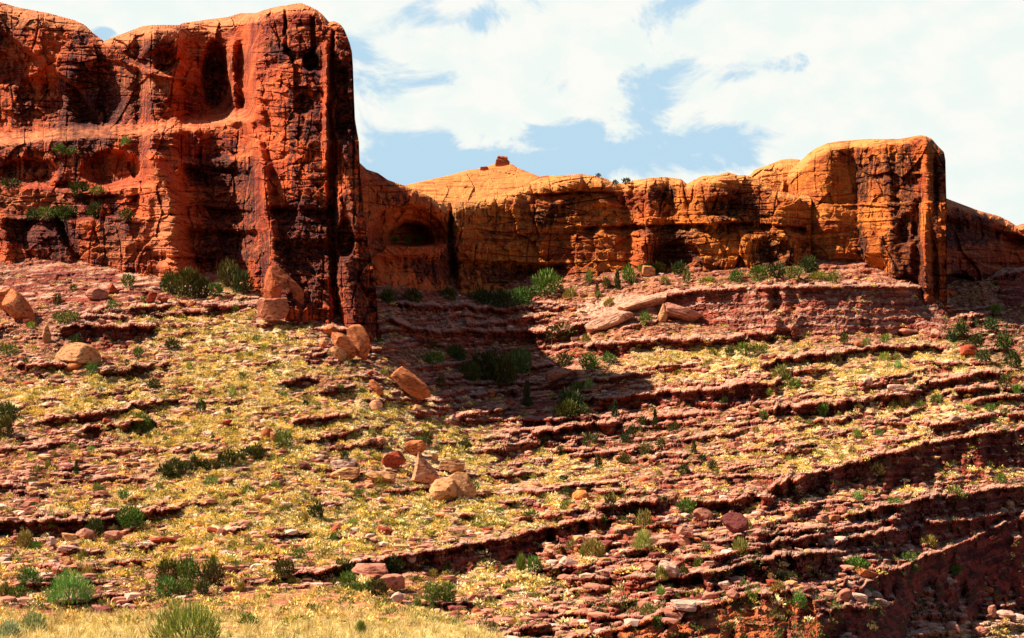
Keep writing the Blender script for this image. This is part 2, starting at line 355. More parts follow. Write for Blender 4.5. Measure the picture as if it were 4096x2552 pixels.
for li, (lab, pts) in enumerate(mini + LEDGES):
    x0, x1 = pts[0][0], pts[-1][0]
    j0 = int(np.clip(x0 + 90 - 3, 0, len(gx) - 2)); j1 = int(np.clip(x1 + 90 + 4, 1, len(gx)))
    ya = min(p_[1] for p_ in pts) - 14; yb_ = max(p_[1] + p_[2] * 1.5 for p_ in pts) + 14
    i0 = int(np.clip((700 - yb_) / 0.8, 0, len(gy) - 2)); i1 = int(np.clip((700 - ya) / 0.8, 1, len(gy)))
    if j1 <= j0 or i1 <= i0: continue
    W_ = np.s_[i0:i1, j0:j1]
    px_, py_ = PX[W_], PY[W_]; cx_ = gx[j0:j1]
    main = lab is not None
    yt = np.interp(cx_, [p_[0] for p_ in pts], [p_[1] for p_ in pts])[None] + jit[W_] * ((0.3 if 'bench wall' in lab else 0.9) if main else 0.6)
    hh = np.interp(cx_, [p_[0] for p_ in pts], [p_[2] for p_ in pts])[None]
    hv = 0.12 if main and 'bench wall' in lab else 1.0
    hh = hh * (1 + hv * 0.75 * fbm(px_ / 17.0, 0 * px_ + li * 3.1, 3, 31) + hv * 0.5 * (h01(np.floor(xw[W_] / 8.0), 0 * px_ + li, 41) - 0.5))
    on = sstep(x0 - 1, x0 + 5, px_) * (1 - sstep(x1 - 5, x1 + 1, px_))
    if main: on = on * (0.25 + 0.75 * sstep(-0.42, -0.22, fbm(px_ / 16.0, py_ / 30.0 + li, 3, 47)))
    tt = (py_ - yt)
    inside = (tt > 0) & (tt < hh) & (on > 0.4)
    per = 4.5 + 1.4 * fbm(px_ / 60.0, py_ * 0 + li, 2, 3) + 3.5 * (hh > 20)
    q_ = tt / per + 0.35 * fbm(px_ / 14.0, py_ / 8.0, 2, 77 + li)
    ph = np.mod(q_, 1.0)
    lk = np.floor(q_)
    f_ = np.where(ph < 0.45, 0.02, np.where(ph < 0.62, -1.3, 0.50))
    f_ = np.where((f_ < -1) & (hh > 24), -0.25, f_)
    f_ = np.where(tt < 1.8, 0.0, f_)
    f_ = np.where((tt >= 1.8) & (tt < 3.6) & (hh > 4), np.where(hh > 40, -1.2, -2.6) if main else -1.2, f_)
    wgt[W_] = np.where(inside, f_ * on + (1 - on), wgt[W_])
    rock[W_] = np.where(inside, np.maximum(rock[W_], on), rock[W_])
    bl = h01(np.floor(xw[W_] / (6.0 + 5 * (hh > 12)) + 7.3 * h01(lk, 0 * lk + li, 52)), lk + 13 * li, 51)
    block[W_] = np.where(inside, (bl - 0.5) * np.clip(hh / 9.0, 0.3, 0.9), block[W_])
    sl_ = np.where(tt < 1.2, 0.5 * bl, np.where((ph > 0.84) & (bl > 0.45), 0.45, 0.0))
    slab[W_] = np.where(inside, sl_, slab[W_])
    tr = (tt <= 0) & (tt > -np.minimum(3.5, 0.5 * hh) * (0.3 + 1.2 * bl)) & (on > 0.4)
    wgt[W_] = np.where(tr, 2.0, wgt[W_]); slab[W_] = np.where(tr, np.maximum(slab[W_], 0.8 * on), slab[W_])
    if main:
        if 'canyon wall in the lower' in lab or 'gully above' in lab: deep[W_] = np.where(inside, 1.0, deep[W_]); slab[W_] = np.where(inside, slab[W_] * 0.5, slab[W_])  # maroon of darker strata, deepened to stand for shade on these walls
        if 'orange striped' in lab: orange[W_] = np.where(inside, 1.0, orange[W_])
        if 'bench wall' in lab: slab[W_] = np.where(inside, np.maximum(slab[W_], np.where((ph > 0.5) & (bl > 0.2), 0.55, 0.08)), slab[W_])
    if main: ledge_id[W_] = np.where(inside | tr, li - len(mini), ledge_id[W_])
# smooth slickrock bulge below the mesa
sb = np.exp(-(((PX - 615 + (PY - 310) * 0.9) / 46) ** 2 + ((PY - 308) / 15) ** 2) ** 1.5)
slab = np.maximum(slab, sstep(0.3, 0.6, sb) * 0.9); wgt = wgt * (1 - 0.6 * sb) + 0.5 * sb
sb2 = np.exp(-(((PX - 417) / 60) ** 2 + ((PY - 302) / 14) ** 2) ** 2)
rock = np.maximum(rock, 0.6 * sb2)
integ = G * wgt
tot0 = G.sum(0); tot1 = integ.sum(0)
pos = np.where(wgt > 0.9, G * wgt, 0).sum(0)
c_ = np.clip(1 + (tot0 - tot1) / pos, 0.5, 2.6)
c_ = gauss1(c_, 5)
integ = np.where(wgt > 0.9, integ * c_[None], integ)
lnD2 = lnD[0][None] + np.cumsum(integ, 0) * 0.8
res = lnD2 - lnD                                         # keep the layering, but no drift from column to column
mid = gauss1(res, 5, 0); res = res - mid + gauss1(mid, 2.6, 1)
low = gauss1(res, 24, 0)
lnD2 = lnD + res - low + 0.7 * gauss1(low, 45, 1)
lnD2 = gauss1(gauss1(lnD2, 0.45, 1), 0.45, 0)
DG = np.exp(lnD2)
DG = DG * (1 + 0.0035 * fbm(PX / 12.0, PY / 6.0, 4, 41) * (1 - 0.5 * rock) + 0.0022 * fbm(PX / 3.0, PY / 1.8, 3, 43))
DG = DG - block * 1.0
def dground(px, py):
    i = np.clip((700 - np.asarray(py, float)) / 0.8, 0, len(gy) - 1.001); j = np.clip(np.asarray(px, float) + 90, 0, len(gx) - 1.001)
    i0 = i.astype(int); j0 = j.astype(int); fi = i - i0; fj = j - j0
    return (DG[i0, j0] * (1 - fi) * (1 - fj) + DG[i0 + 1, j0] * fi * (1 - fj) + DG[i0, j0 + 1] * (1 - fi) * fj + DG[i0 + 1, j0 + 1] * fi * fj)
def gsample(A, px, py):
    i = np.clip(np.rint((700 - np.asarray(py)) / 0.8).astype(int), 0, len(gy) - 1); j = np.clip(np.rint(np.asarray(px) + 90).astype(int), 0, len(gx) - 1)
    return A[i, j]

# grassy parts of the slope (straw coloured soil and dense tufts)
def blob(cx, cy, rx, ry, tilt=0.0, p=2):
    dx = (PX - cx); dy = (PY - cy) - tilt * dx
    return np.exp(-((dx / rx) ** 2 + (dy / ry) ** 2) ** (p / 2))
dry = np.zeros_like(PX)
for b_ in ((230, 350, 90, 55, 0.25), (60, 400, 90, 18, -0.05), (240, 430, 150, 40, 0.1), (100, 395, 60, 25, 0), (180, 510, 110, 40, -0.12), (330, 530, 130, 25, -0.1),
           (420, 440, 90, 40, 0.3), (560, 460, 60, 20, 0.25), (720, 365, 90, 18, 0), (930, 365, 90, 16, -0.05), (850, 380, 80, 16, -0.05), (880, 425, 150, 25, -0.12),
           (830, 455, 60, 16, -0.12), (480, 500, 90, 25, 0.1), (540, 580, 60, 14, 0.1), (620, 575, 60, 18, 0.05), (950, 480, 70, 8, -0.2), (760, 520, 60, 14, -0.1), (930, 350, 60, 8, 0), (700, 350, 80, 8, 0)):
    dry = np.maximum(dry, blob(*b_))
dry = np.clip(dry * 1.25, 0, 1) * (1 - 0.8 * rock)
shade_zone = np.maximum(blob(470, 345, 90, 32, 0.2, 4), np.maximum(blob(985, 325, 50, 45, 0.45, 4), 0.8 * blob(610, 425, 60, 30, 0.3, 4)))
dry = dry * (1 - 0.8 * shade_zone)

base_all = poly([(-90, 268), (0, 268), (60, 274), (120, 284), (170, 284), (215, 280), (255, 292), (290, 312), (330, 322), (372, 330), (378, 292),
                 (430, 290), (470, 292), (510, 288), (540, 278), (600, 274), (640, 267), (700, 270), (760, 268), (790, 266), (830, 265), (862, 272),
                 (880, 280), (890, 282), (900, 284), (940, 286), (946, 290), (960, 290), (1000, 270), (1040, 270), (1110, 275)])
nr, nc = PX.shape
Vg = P(PX, PY, DG).reshape(-1, 3)
idx = np.arange(nr * nc).reshape(nr, nc)
quads = np.stack([idx[:-1, :-1], idx[:-1, 1:], idx[1:, 1:], idx[1:, :-1]], -1).reshape(-1, 4)
pyc = PY[:-1, :-1].ravel(); pxc = PX[:-1, :-1].ravel()
keep = pyc > base_all(pxc) - 16
deep = np.maximum(deep, 0.55 * lowrock * rock * sstep(760, 900, PX))  # lower-right bedrock tinted maroon too, partly as painted shade
fl = np.exp(-(((PX - 1000) / 70) ** 2 + ((PY - 636) / 17) ** 2) ** 2)
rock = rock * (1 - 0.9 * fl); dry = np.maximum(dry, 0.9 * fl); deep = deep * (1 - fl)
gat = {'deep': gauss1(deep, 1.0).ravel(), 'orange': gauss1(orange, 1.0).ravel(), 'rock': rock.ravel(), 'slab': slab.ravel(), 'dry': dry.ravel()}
lid = ledge_id[:-1, :-1].ravel()
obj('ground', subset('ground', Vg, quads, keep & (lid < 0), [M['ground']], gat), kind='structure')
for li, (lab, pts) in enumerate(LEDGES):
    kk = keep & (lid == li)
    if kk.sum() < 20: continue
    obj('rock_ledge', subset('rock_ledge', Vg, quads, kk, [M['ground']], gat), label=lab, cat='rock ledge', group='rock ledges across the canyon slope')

# ------------------------------------------------------------------ cliffs
def cliff(name, label, xs, top, ybase, feat, material, vfun, capfun, capth, partfun=None, base_off=0.0, round_r=9.0, round_d=12.0, rows=330, extra_bot=14, smooth_base=8, group=None, dbase=None, backs=(1.5, 4, 9, 18, 40, 80), back_q=0.0012, redfun=None):
    top_y = top(xs); yb = gauss1(ybase(xs), 2.0)
    bot_y = np.maximum(yb + extra_bot, top_y + 3)
    vv = np.linspace(0, 1, rows) ** 1.05
    qx = np.repeat(xs[None], rows, 0); qy = top_y[None] + (bot_y - top_y)[None] * vv[:, None]
    if dbase is None:
        ux = np.arange(xs[0] - 40, xs[-1] + 41, 1.0)
        db = gauss1(dground(ux, ybase(ux)), smooth_base); d0 = np.interp(xs, ux, db)
    else: d0 = dbase(xs)
    # rounding towards the skyline
    sx = np.linspace(xs[0], xs[-1], 300); sy = top(sx)
    dist = np.full(qx.shape, 1e9)
    for k_ in range(300):
        dist = np.minimum(dist, (qx - sx[k_]) ** 2 + (qy - sy[k_]) ** 2)
    dist = np.sqrt(dist)
    q_ = np.clip(1 - dist / round_r, 0, 1)
    D = d0[None] + base_off + feat(qx, qy, yb[None], dist) + round_d * (1 - np.sqrt(np.maximum(0, 1 - q_ ** 2)))
    var = np.clip(vfun(qx, qy, dist), -0.6, 1.2); cap = np.clip(capfun(qx, qy, dist), 0, 1)
    red = np.clip(redfun(qx, qy), 0, 1) if redfun else np.zeros_like(qx)
    pts = [P(qx[r], qy[r], D[r]) for r in range(rows)]
    back = []
    for d_ in backs:                        # the top goes on behind the skyline
        b_ = pts[0].copy(); s_ = (D[0] + d_) / D[0]
        b_[:, 0] *= s_; b_[:, 1] *= s_; b_[:, 2] -= 0.12 * d_ + back_q * d_ * d_
        back.append(b_)
    allp = np.stack(back[::-1] + pts); nb_ = len(back)
    var = np.concatenate([np.repeat(var[:1], nb_, 0), var]); cap = np.concatenate([np.repeat(cap[:1], nb_, 0), cap]); red = np.concatenate([np.repeat(red[:1], nb_, 0), red])
    dist = np.concatenate([np.zeros((nb_, len(xs))), dist])
    qx2 = np.concatenate([np.repeat(qx[:1], nb_, 0), qx]); qy2 = np.concatenate([np.repeat(qy[:1], nb_, 0), qy])
    R, K = allp.shape[:2]
    V = allp.reshape(-1, 3); ix = np.arange(R * K).reshape(R, K)
    q = np.stack([ix[:-1, :-1], ix[1:, :-1], ix[1:, 1:], ix[:-1, 1:]], -1).reshape(-1, 4)
    at = {'varnish_shade': var.ravel(), 'cap': cap.ravel(), 'red': red.ravel()}
    fd = dist[:-1, :-1].ravel(); fx = qx2[:-1, :-1].ravel(); fy = qy2[:-1, :-1].ravel()
    pid = np.where((fy - top(fx)) < capth(fx), 1, 0)
    names = {0: 'rock_face', 1: 'rounded_cap'}
    if partfun:
        for nm_, fn in partfun:
            kx = max(names) + 1; names[kx] = nm_; pid = np.where(fn(fx, fy), kx, pid)
    root = bpy.data.objects.new(name, None); C.objects.link(root)
    root['label'] = label; root['category'] = 'cliff'
    if group: root['group'] = group
    b0 = allp[-1, K // 2]; root.location = tuple(b0)
    for k_, nm_ in names.items():
        kk = pid == k_
        if kk.sum() < 10: continue
        o = obj(nm_, subset(nm_, V - b0, q, kk, [material], at), parent=root)
    return root

def line(pts):            # x as a function of y
    ys = [p_[1] for p_ in pts]; xs = [p_[0] for p_ in pts]
    return (lambda y: np.interp(y, ys, xs)), ys[0], ys[-1]
def rib(x, y, pts, wid, amp, fade=10.0, sharp=1.0):
    c, y0, y1 = line(pts); wd = np.interp(y, np.linspace(y0, y1, len(wid)), wid) if isinstance(wid, (list, tuple)) else wid
    e = np.clip(1 - np.abs(x - c(y) + 2.0 * fbm(y / 9.0, x * 0 + amp, 2, 3)) / wd, 0, 1)
    e = e * e * (3 - 2 * e) if sharp == 1.0 else np.clip(e * sharp, 0, 1)
    return amp * e * sstep(y0 - fade, y0, y) * (1 - sstep(y1, y1 + fade, y))
def groove(x, y, pts, thick, depth, fade=8.0):       # horizontal overhung recess; positive = deeper
    xs = [p_[0] for p_ in pts]
    c = np.interp(x, xs, [p_[1] for p_ in pts]) + 1.8 * fbm(x / 11.0, y * 0 + depth, 3, 9)
    th = thick * (1 + 0.5 * fbm(x / 16.0, y * 0 + 3 + depth, 2, 12))
    t_ = (y - c) / th
    e = np.where(t_ < 0, 0, np.where(t_ < 0.18, t_ / 0.18, np.clip(1 - (t_ - 0.18) / 0.82, 0, 1)))
    return depth * np.clip(0.75 + 1.6 * fbm(x / 24.0, y * 0 + depth * 7, 3, 19), 0.1, 1.3) * e * sstep(xs[0] - fade, xs[0], x) * (1 - sstep(xs[-1], xs[-1] + fade, x))
def setback(x, y, pts, amt, soft=5.0, fade=14.0, x0=None, x1=None):
    xs = [p_[0] for p_ in pts]
    c = np.interp(x, xs, [p_[1] for p_ in pts]) + 2.0 * fbm(x / 13.0, y * 0 + amt, 3, 15)
    e = 1 - sstep(c - soft, c, y)
    m0 = 1 if x0 is None else sstep(x0 - fade, x0, x)
    m1 = 1 if x1 is None else 1 - sstep(x1, x1 + fade, x)
    return amt * e * m0 * m1
def alcove(x, y, cx, cy, rx, ru, rd, depth, sharp=0.25):
    ry = np.where(y < cy, ru, rd)
    r = np.sqrt(((x - cx) / rx) ** 2 + ((y - cy) / ry) ** 2) + 0.05 * fbm(x / 8.0, y / 8.0, 3, 4)
    return depth * (1 - sstep(1 - sharp, 1.0, r)) 
def ell(x, y, cx, cy, rx, ry, p=2.0):
    return np.exp(-(((x - cx) / rx) ** 2 + ((y - cy) / ry) ** 2) ** (p / 2) * 0.7)
def facets(x, y, sx, sy, seed, tilt):
    """broken rock planes: nearest-cell offsets, each cell with its own slant"""
    X = x / sx + 0.5 * fbm(x / sx * 0.9, y / sy * 0.9, 2, seed + 3); Y = y / sy + 0.5 * fbm(x / sx * 0.9 + 9, y / sy * 0.9, 2, seed + 4)
    ix, iy = np.floor(X).astype(np.int64), np.floor(Y).astype(np.int64)
    best = np.full(X.shape, 1e9); out = np.zeros(X.shape)
    for di in (-1, 0, 1):
        for dj in (-1, 0, 1):
            a_, b_ = ix + di, iy + dj
            cx, cy = a_ + h01(a_, b_, seed), b_ + h01(a_, b_, seed + 1)
            dx, dy = X - cx, Y - cy; r2 = dx * dx + dy * dy
            val = (h01(a_, b_, seed + 2) - 0.5) + tilt * ((h01(a_, b_, seed + 5) - 0.5) * dx + (h01(a_, b_, seed + 6) - 0.5) * dy)
            m_ = r2 < best; best = np.where(m_, r2, best); out = np.where(m_, val, out)
    return out
def rough(x, y, s, a=1.0):
    """metres of surface relief shared by all the cliffs: joints, layers, spalls"""
    d = 1.7 * fbm(x / 46.0, y / 70.0, 3, s) + 0.7 * ridged(x / 30.0, y / 70.0, 4, s + 20) * 0.7
    strat = fbm(x / 70.0, y / 5.0, 3, s + 5); d += 0.75 * strat + 0.7 * sstep(-0.1, 0.25, strat) * fbm(x / 30.0, y / 30.0, 2, s + 6)
    d += 2.6 * facets(x, y, 46, 60, s + 30, 2.0) + 1.5 * facets(x, y, 20, 22, s + 40, 2.4) + 0.9 * facets(x, y, 8, 7, s + 50, 2.4) + 0.6 * np.clip(fbm(x / 50.0, y / 50.0, 2, s + 60) + 0.1, 0, 1) * ridged(x / 5.5, y / 38.0, 3, s + 9) + 0.22 * fbm(x / 5.0, y / 4.0, 4, s + 13, 0.6) + 0.16 * fbm(x / 1.6, y / 1.3, 2, s + 16)
    msk = np.clip(0.4 + 1.6 * fbm(x / 70.0, y / 60.0, 2, s + 80), 0, 1)
    d -= 1.6 * msk * sstep(0.90, 1.0, 1 - np.abs(pnoise(x / 19.0, y / 95.0, s + 81)) * 1.3)          # joints
    d -= 1.1 * np.clip(1.2 - msk, 0, 1) * sstep(0.90, 1.0, 1 - np.abs(pnoise(x / 95.0, y / 12.0, s + 82)) * 1.3)   # bedding cracks
    return a * d

sky_left = [(-90, -26), (-40, -8), (0, 2), (16, 7), (32, 10), (48, 13), (74, 20), (85, 25), (93, 33), (104, 41), (106, 40), (122, 34), (143, 26), (153, 25), (179, 25), (183, 23),
            (212, 19), (228, 17), (241, 13), (256, 13), (264, 10), (275, 7), (288, 5), (292, 4), (301, 3), (309, 6), (317, 10), (323, 15), (329, 22), (334, 21), (340, 24),
            (344, 29), (347, 36), (350, 44), (352, 52), (353, 66), (354, 95), (355, 119), (357, 131), (359, 142), (359.5, 160), (361, 180), (364, 211), (368, 240), (371, 255), (373.5, 275),
            (375.6, 287), (378, 320), (383, 344), (388, 352)]
def feat_left(x, y, yb, dist):
    d = np.maximum(yb - y, 0) * 0.045
    wobble = 3.0 * fbm(x / 30.0, y / 24.0, 3, 2)
    d += 9 * (1 - sstep(236, 262, x))                                                     # the tower stands out from the wall left of it
    d += setback(x, y, [(-90, 150), (0, 147), (60, 141), (140, 137), (200, 130), (250, 121)], 18, 17 + 8 * fbm(x / 14.0, y * 0, 3, 29), x1=243)
    d += setback(x, y, [(-90, 196), (0, 188), (40, 190), (75, 194), (140, 188)], 7, 6, x1=140)
    d += setback(x, y, [(-90, 224), (0, 218), (60, 222), (135, 220)], 6, 5, x1=136)
    d += setback(x, y, [(190, 163), (245, 158)], 4, 6, x0=186, x1=247)
    d += setback(x, y, [(190, 222), (250, 226)], 4, 4, x0=190, x1=252)
    # upper left dome: a diagonal rib and the big scoop right of it
    dg = y - np.interp(x, [-90, 0, 12, 60, 75, 100], [10, 28, 38, 75, 85, 120])
    d += 5.0 * sstep(-3, 4, dg) * (1 - sstep(95, 110, x)) * (1 - sstep(40, 75, dg))
    d += alcove(x, y, 98, 105, 36, 48, 32, 6, 0.6)
    d += alcove(x, y, 40, 100, 30, 30, 40, 3.5, 0.5)
    d -= rib(x, y, [(108, 42), (122, 60), (150, 74), (190, 80)], [10, 12, 14, 12], 4)
    d += alcove(x, y, 216, 82, 19, 46, 34, 9, 0.45)                                      # the hooded alcove
    d += alcove(x, y, 160, 62, 22, 16, 12, 5, 0.5)
    d -= rib(x, y, [(233, 45), (231, 75), (236, 118)], [7, 8, 9], 6)
    d -= rib(x, y, [(251, 52), (252, 80), (257, 118)], [10, 12, 13], 6)
    d -= rib(x, y, [(249, 124), (255, 140), (262, 165), (266, 210), (276, 262), (290, 318)], [8, 12, 14, 15, 20, 30], 8)
    d -= rib(x, y, [(152, 160), (165, 180), (173, 215), (172, 240), (181, 284)], [14, 20, 22, 24, 38], 9)
    d -= rib(x, y, [(-10, 205), (2, 215), (8, 270)], [14, 14, 20], 6)
    d += alcove(x, y, 112, 170, 34, 22, 18, 7, 0.4)
    d += alcove(x, y, 30, 172, 34, 16, 14, 5, 0.4)
    d += groove(x, y, [(80, 195), (135, 194)], 14, 5); d += groove(x, y, [(8, 217), (62, 219)], 20, 6)
    d += groove(x, y, [(98, 216), (138, 220)], 22, 5)
    d += groove(x, y, [(160, 254), (210, 258)], 14, 4)
    d += groove(x, y, [(188, 164), (246, 168)], 30, 4.5); d += groove(x, y, [(190, 205), (252, 210)], 14, 3.5); d += groove(x, y, [(192, 228), (254, 230)], 26, 4.5)
    d += rib(x, y, [(58, 216), (66, 240), (90, 276)], [7, 8, 12], 5, 4)
    d += groove(x, y, [(272, 205), (328, 208)], 22, 3.5); d += groove(x, y, [(278, 238), (330, 240)], 40, 4)
    d += groove(x, y, [(266, 60), (318, 66)], 9, 1.6)
    d += rib(x, y, [(333, 40), (331, 100)], [3, 5], 4, 20); d += rib(x, y, [(329, 112), (333, 150), (331, 205)], [4, 8, 6], 6, 16)
    d += rib(x, y, [(335, 196), (333, 240), (336, 268)], [5, 8, 7], 5, 12); d += rib(x, y, [(334, 280), (338, 330)], [6, 9], 6, 12)
    d += rib(x, y, [(285, 14), (286, 50)], [2, 3], 3, 6, 2.0)
    d += rib(x, y, [(312, 20), (314, 50)], [3, 3], 3.5, 6, 2.0)
    d += alcove(x, y, 311, 60, 9, 9, 12, 5, 0.3); d += alcove(x, y, 304, 104, 12, 12, 12, 2.5, 0.4)
    d += alcove(x, y, 343, 78, 8, 14, 10, 3, 0.4); d += alcove(x, y, 342, 115, 9, 20, 30, 3, 0.4)
    d -= rib(x, y, [(326, 48), (327, 90), (328, 160)], [5, 6, 6], 4.5)
    d -= rib(x, y, [(345, 150), (350, 190), (356, 230)], [8, 10, 12], 3)
    d += alcove(x, y, 346, 240, 10, 26, 20, 5, 0.3)
    d -= rib(x, y, [(346, 264), (354, 300), (362, 340)], [12, 16, 18], 5)
    d -= rough(x, y, 100, 0.8)
    return d
def stain_shade_left(x, y, dist):  # staining, plus shade of recesses and of the tower's right side painted in
    v_ = 0.55 + 0.25 * fbm(x / 60.0, y / 60.0, 3, 61)
    for e in ((95, 105, 34, 34, .55), (25, 110, 10, 26, .3), (211, 80, 9, 28, .45), (238, 95, 5, 22, .2), (218, 175, 36, 16, .5), (222, 205, 30, 18, .35), (222, 245, 32, 18, .5), (40, 228, 30, 14, .5),
              (58, 255, 8, 18, .5), (120, 228, 16, 16, .35), (300, 215, 26, 12, .35), (302, 255, 26, 28, .6), (342, 250, 14, 30, .5), (345, 110, 8, 50, .3), (290, 125, 24, 40, .3), (311, 60, 9, 10, .6),
              (165, 52, 22, 14, .45), (318, 120, 6, 40, .3), (300, 290, 20, 16, .45), (355, 290, 14, 30, .25), (280, 52, 16, 10, .3)):
        v_ = v_ + e[4] * ell(x, y, e[0], e[1], e[2], e[3], 2.6)
    for e in ((190, 90, 12, 40, .8), (230, 120, 30, 10, .7), (252, 90, 10, 34, .9), (172, 225, 28, 50, .6), (30, 60, 40, 20, .2), (327, 100, 5, 60, .9), (115, 170, 30, 18, .3), (270, 180, 14, 60, .4), (215, 38, 34, 16, .6), (295, 30, 20, 14, .3)):
        v_ = v_ - e[4] * ell(x, y, e[0], e[1], e[2], e[3], 2.6)
    return v_
xs = np.concatenate([np.arange(-90, 326, 1.0), np.arange(326, 346, 0.6), np.arange(346, 388, 0.16)])
capl = poly([(-90, 30), (0, 22), (50, 18), (85, 10), (104, 4), (130, 16), (180, 16), (230, 16), (255, 10), (300, 10), (330, 5), (345, 2), (390, 0)])
def cap_left(x, y, dist):
    n_ = fbm(x / 20.0, y / 8.0, 3, 71) * 5
    c1 = 1 - sstep(0.6, 1.2, (y - poly(sky_left)(x) + n_) / np.maximum(capl(x), 0.5))
    bench = poly([(-90, 150), (0, 147), (60, 141), (140, 137), (200, 130), (250, 121)])(x)
    c2 = 0.8 * (1 - sstep(3, 10, np.abs(y - bench + 6 + n_ * .8))) * (1 - sstep(238, 250, x)) * np.clip(0.75 + 1.4 * fbm(x / 10., y / 4., 3, 73), 0.1, 1)
    c3 = 0.7 * ell(x, y, 172, 225, 22, 50, 3) + 0.7 * ell(x, y, 20, 200, 40, 8, 4) + 0.5 * ell(x, y, 115, 250, 20, 18, 4) + .5 * ell(x, y, 215, 195, 24, 8, 4)+.4*ell(x,y,150,85,40,12,4)
    return np.maximum(np.maximum(c1, c2), c3)
cliff('sandstone_tower', 'tall red sandstone tower and stepped wall rising out of the top left corner', xs, poly(sky_left),
      poly([(-90, 268), (0, 268), (60, 274), (120, 284), (170, 284), (215, 280), (255, 292), (290, 312), (330, 322), (372, 338), (383, 346), (390, 352)]),
      feat_left, M['red'], stain_shade_left, cap_left, capl, partfun=[('alcove', lambda x, y: ((x - 216) / 19) ** 2 + ((y - 82) / np.where(y < 82, 46, 34)) ** 2 < 0.9),
      ('crevice', lambda x, y: (np.abs(x - np.interp(y, [24, 150, 240, 330], [331, 330, 334, 337])) < 4) & (y > 24))], round_r=13, round_d=9, rows=360, backs=(1, 2.5, 5, 9, 14, 22), back_q=0.06)

# --- the saddle with the arch-shaped alcove and the long orange mesa behind
top_mesa = poly([(335, 140), (360, 163), (367, 169.5), (378, 173), (388, 180), (404, 185.4), (415, 190), (431, 197), (438, 202), (455, 203), (480, 198), (505, 193), (530, 182), (540, 176.8),
                 (544, 175.7), (565, 175), (581, 174), (597, 176), (607, 179), (613.6, 183), (622, 183.5), (631.6, 180.6), (650, 178), (665, 177), (681, 179), (684, 181.5), (687, 184), (690, 182), (702.5, 176),
                 (718, 175), (728, 172), (737, 175), (748, 175.5), (760, 181), (775, 190), (800, 195), (812, 196)])
def feat_mesa(x, y, yb, dist):
    d = np.maximum(yb - y, 0) * 0.07
    d += 6 * (1 - sstep(372, 450, x))
    for rx_, ru_, dp in ((45, 42, 5.0), (39, 35, 4.0), (33, 29, 4.0), (27, 23.5, 16)):
        d += alcove(x, y, 409, 242, rx_, ru_, 5, dp, 0.10 if dp < 5 else 0.3)
    d += setback(x, y, [(366, 243), (450, 241)], 3.0, 3, x0=372, x1=446)
    d += groove(x, y, [(385, 256), (415, 254), (450, 256)], 36, 6)
    d += rib(x, y, [(451, 205), (450, 250), (455, 292)], [3, 6, 8], 6, 8)
    d += groove(x, y, [(575, 226), (640, 224), (700, 223), (740, 221), (800, 226)], 12, 6)
    d += groove(x, y, [(470, 228), (520, 233), (570, 232)], 8, 2.0)
    d += groove(x, y, [(455, 258), (540, 262), (560, 262)], 26, 7)
    d += alcove(x, y, 676, 256, 26, 16, 14, 5, 0.35); d += alcove(x, y, 772, 250, 18, 18, 16, 4, 0.35)
    d += groove(x, y, [(540, 193), (583, 190)], 10, 3); d += groove(x, y, [(582, 190), (612, 192)], 7, 2.5)
    d += setback(x, y, [(536, 196), (582, 193)], -2.0, 3, x0=540, x1=580, fade=3)
    d += rib(x, y, [(622, 183), (624, 230), (630, 262)], [6, 8, 12], 2.0, 12)
    d += rib(x, y, [(687, 183), (690, 225)], [5, 9], 2.4, 16)
    d -= rib(x, y, [(655, 178), (650, 220), (642, 262)], [22, 20, 14], 4)
    d -= rib(x, y, [(722, 176), (722, 222)], [28, 26], 5)
    d -= rib(x, y, [(560, 176), (540, 230), (545, 262)], [30, 30, 30], 4)
    d += alcove(x, y, 722, 208, 22, 14, 12, 3.5, 0.5)
    d -= rough(x, y, 200, 0.95)
    return d
def stain_shade_mesa(x, y, dist):  # dark patches add painted shade in caves and grooves to the staining
    v_ = 0.36 + 0.25 * fbm(x / 60.0, y / 50.0, 3, 62)
    for e in ((395, 200, 22, 9, .3), (430, 268, 26, 16, .5), (500, 275, 36, 12, .5), (480, 205, 30, 8, .3), (560, 205, 30, 12, .35), (665, 196, 16, 12, .5), (735, 208, 28, 16, .5), (672, 252, 28, 14, .55),
              (650, 230, 80, 6, .4), (770, 255, 16, 16, .5), (452, 245, 6, 40, .5), (545, 220, 10, 8, .4)):
        v_ = v_ + e[4] * ell(x, y, e[0], e[1], e[2], e[3], 2.4)
    for e in ((560, 238, 45, 10, .6), (600, 215, 20, 18, .5), (410, 238, 40, 16, .4), (520, 200, 40, 8, .3)):
        v_ = v_ - e[4] * ell(x, y, e[0], e[1], e[2], e[3], 2.4)
    return v_
capm = poly([(335, 2), (430, 3), (455, 12), (500, 14), (540, 18), (580, 14), (600, 8), (660, 12), (690, 6), (725, 14), (770, 8), (812, 6)])
def cap_mesa(x, y, dist):
    n_ = fbm(x / 18.0, y / 8.0, 3, 72) * 5
    return 1 - sstep(0.5, 1.3, (y - top_mesa(x) + n_) / capm(x))
cliff('sandstone_mesa', 'long low orange cliff with an arch-shaped alcove, between the tower and the butte', np.arange(335, 812, 0.9), top_mesa,
      poly([(335, 300), (375, 290), (430, 290), (470, 292), (510, 288), (540, 278), (600, 274), (640, 267), (700, 270), (760, 268), (790, 266), (812, 262)]),
      feat_mesa, M['mesa'], stain_shade_mesa, cap_mesa, capm, redfun=lambda x, y: np.maximum(1 - sstep(440, 458, x + 4 * fbm(y / 9., x / 9., 3, 7)), 0.9 * ell(x, y, 645, 240, 14, 40, 3) + 0.5 * ell(x, y, 480, 275, 40, 14, 3)), partfun=[('alcove', lambda x, y: (((x - 409) / 28) ** 2 + ((y - 242) / np.where(y < 242, 24, 5)) ** 2 < 0.95))], round_r=10, round_d=9, rows=200)

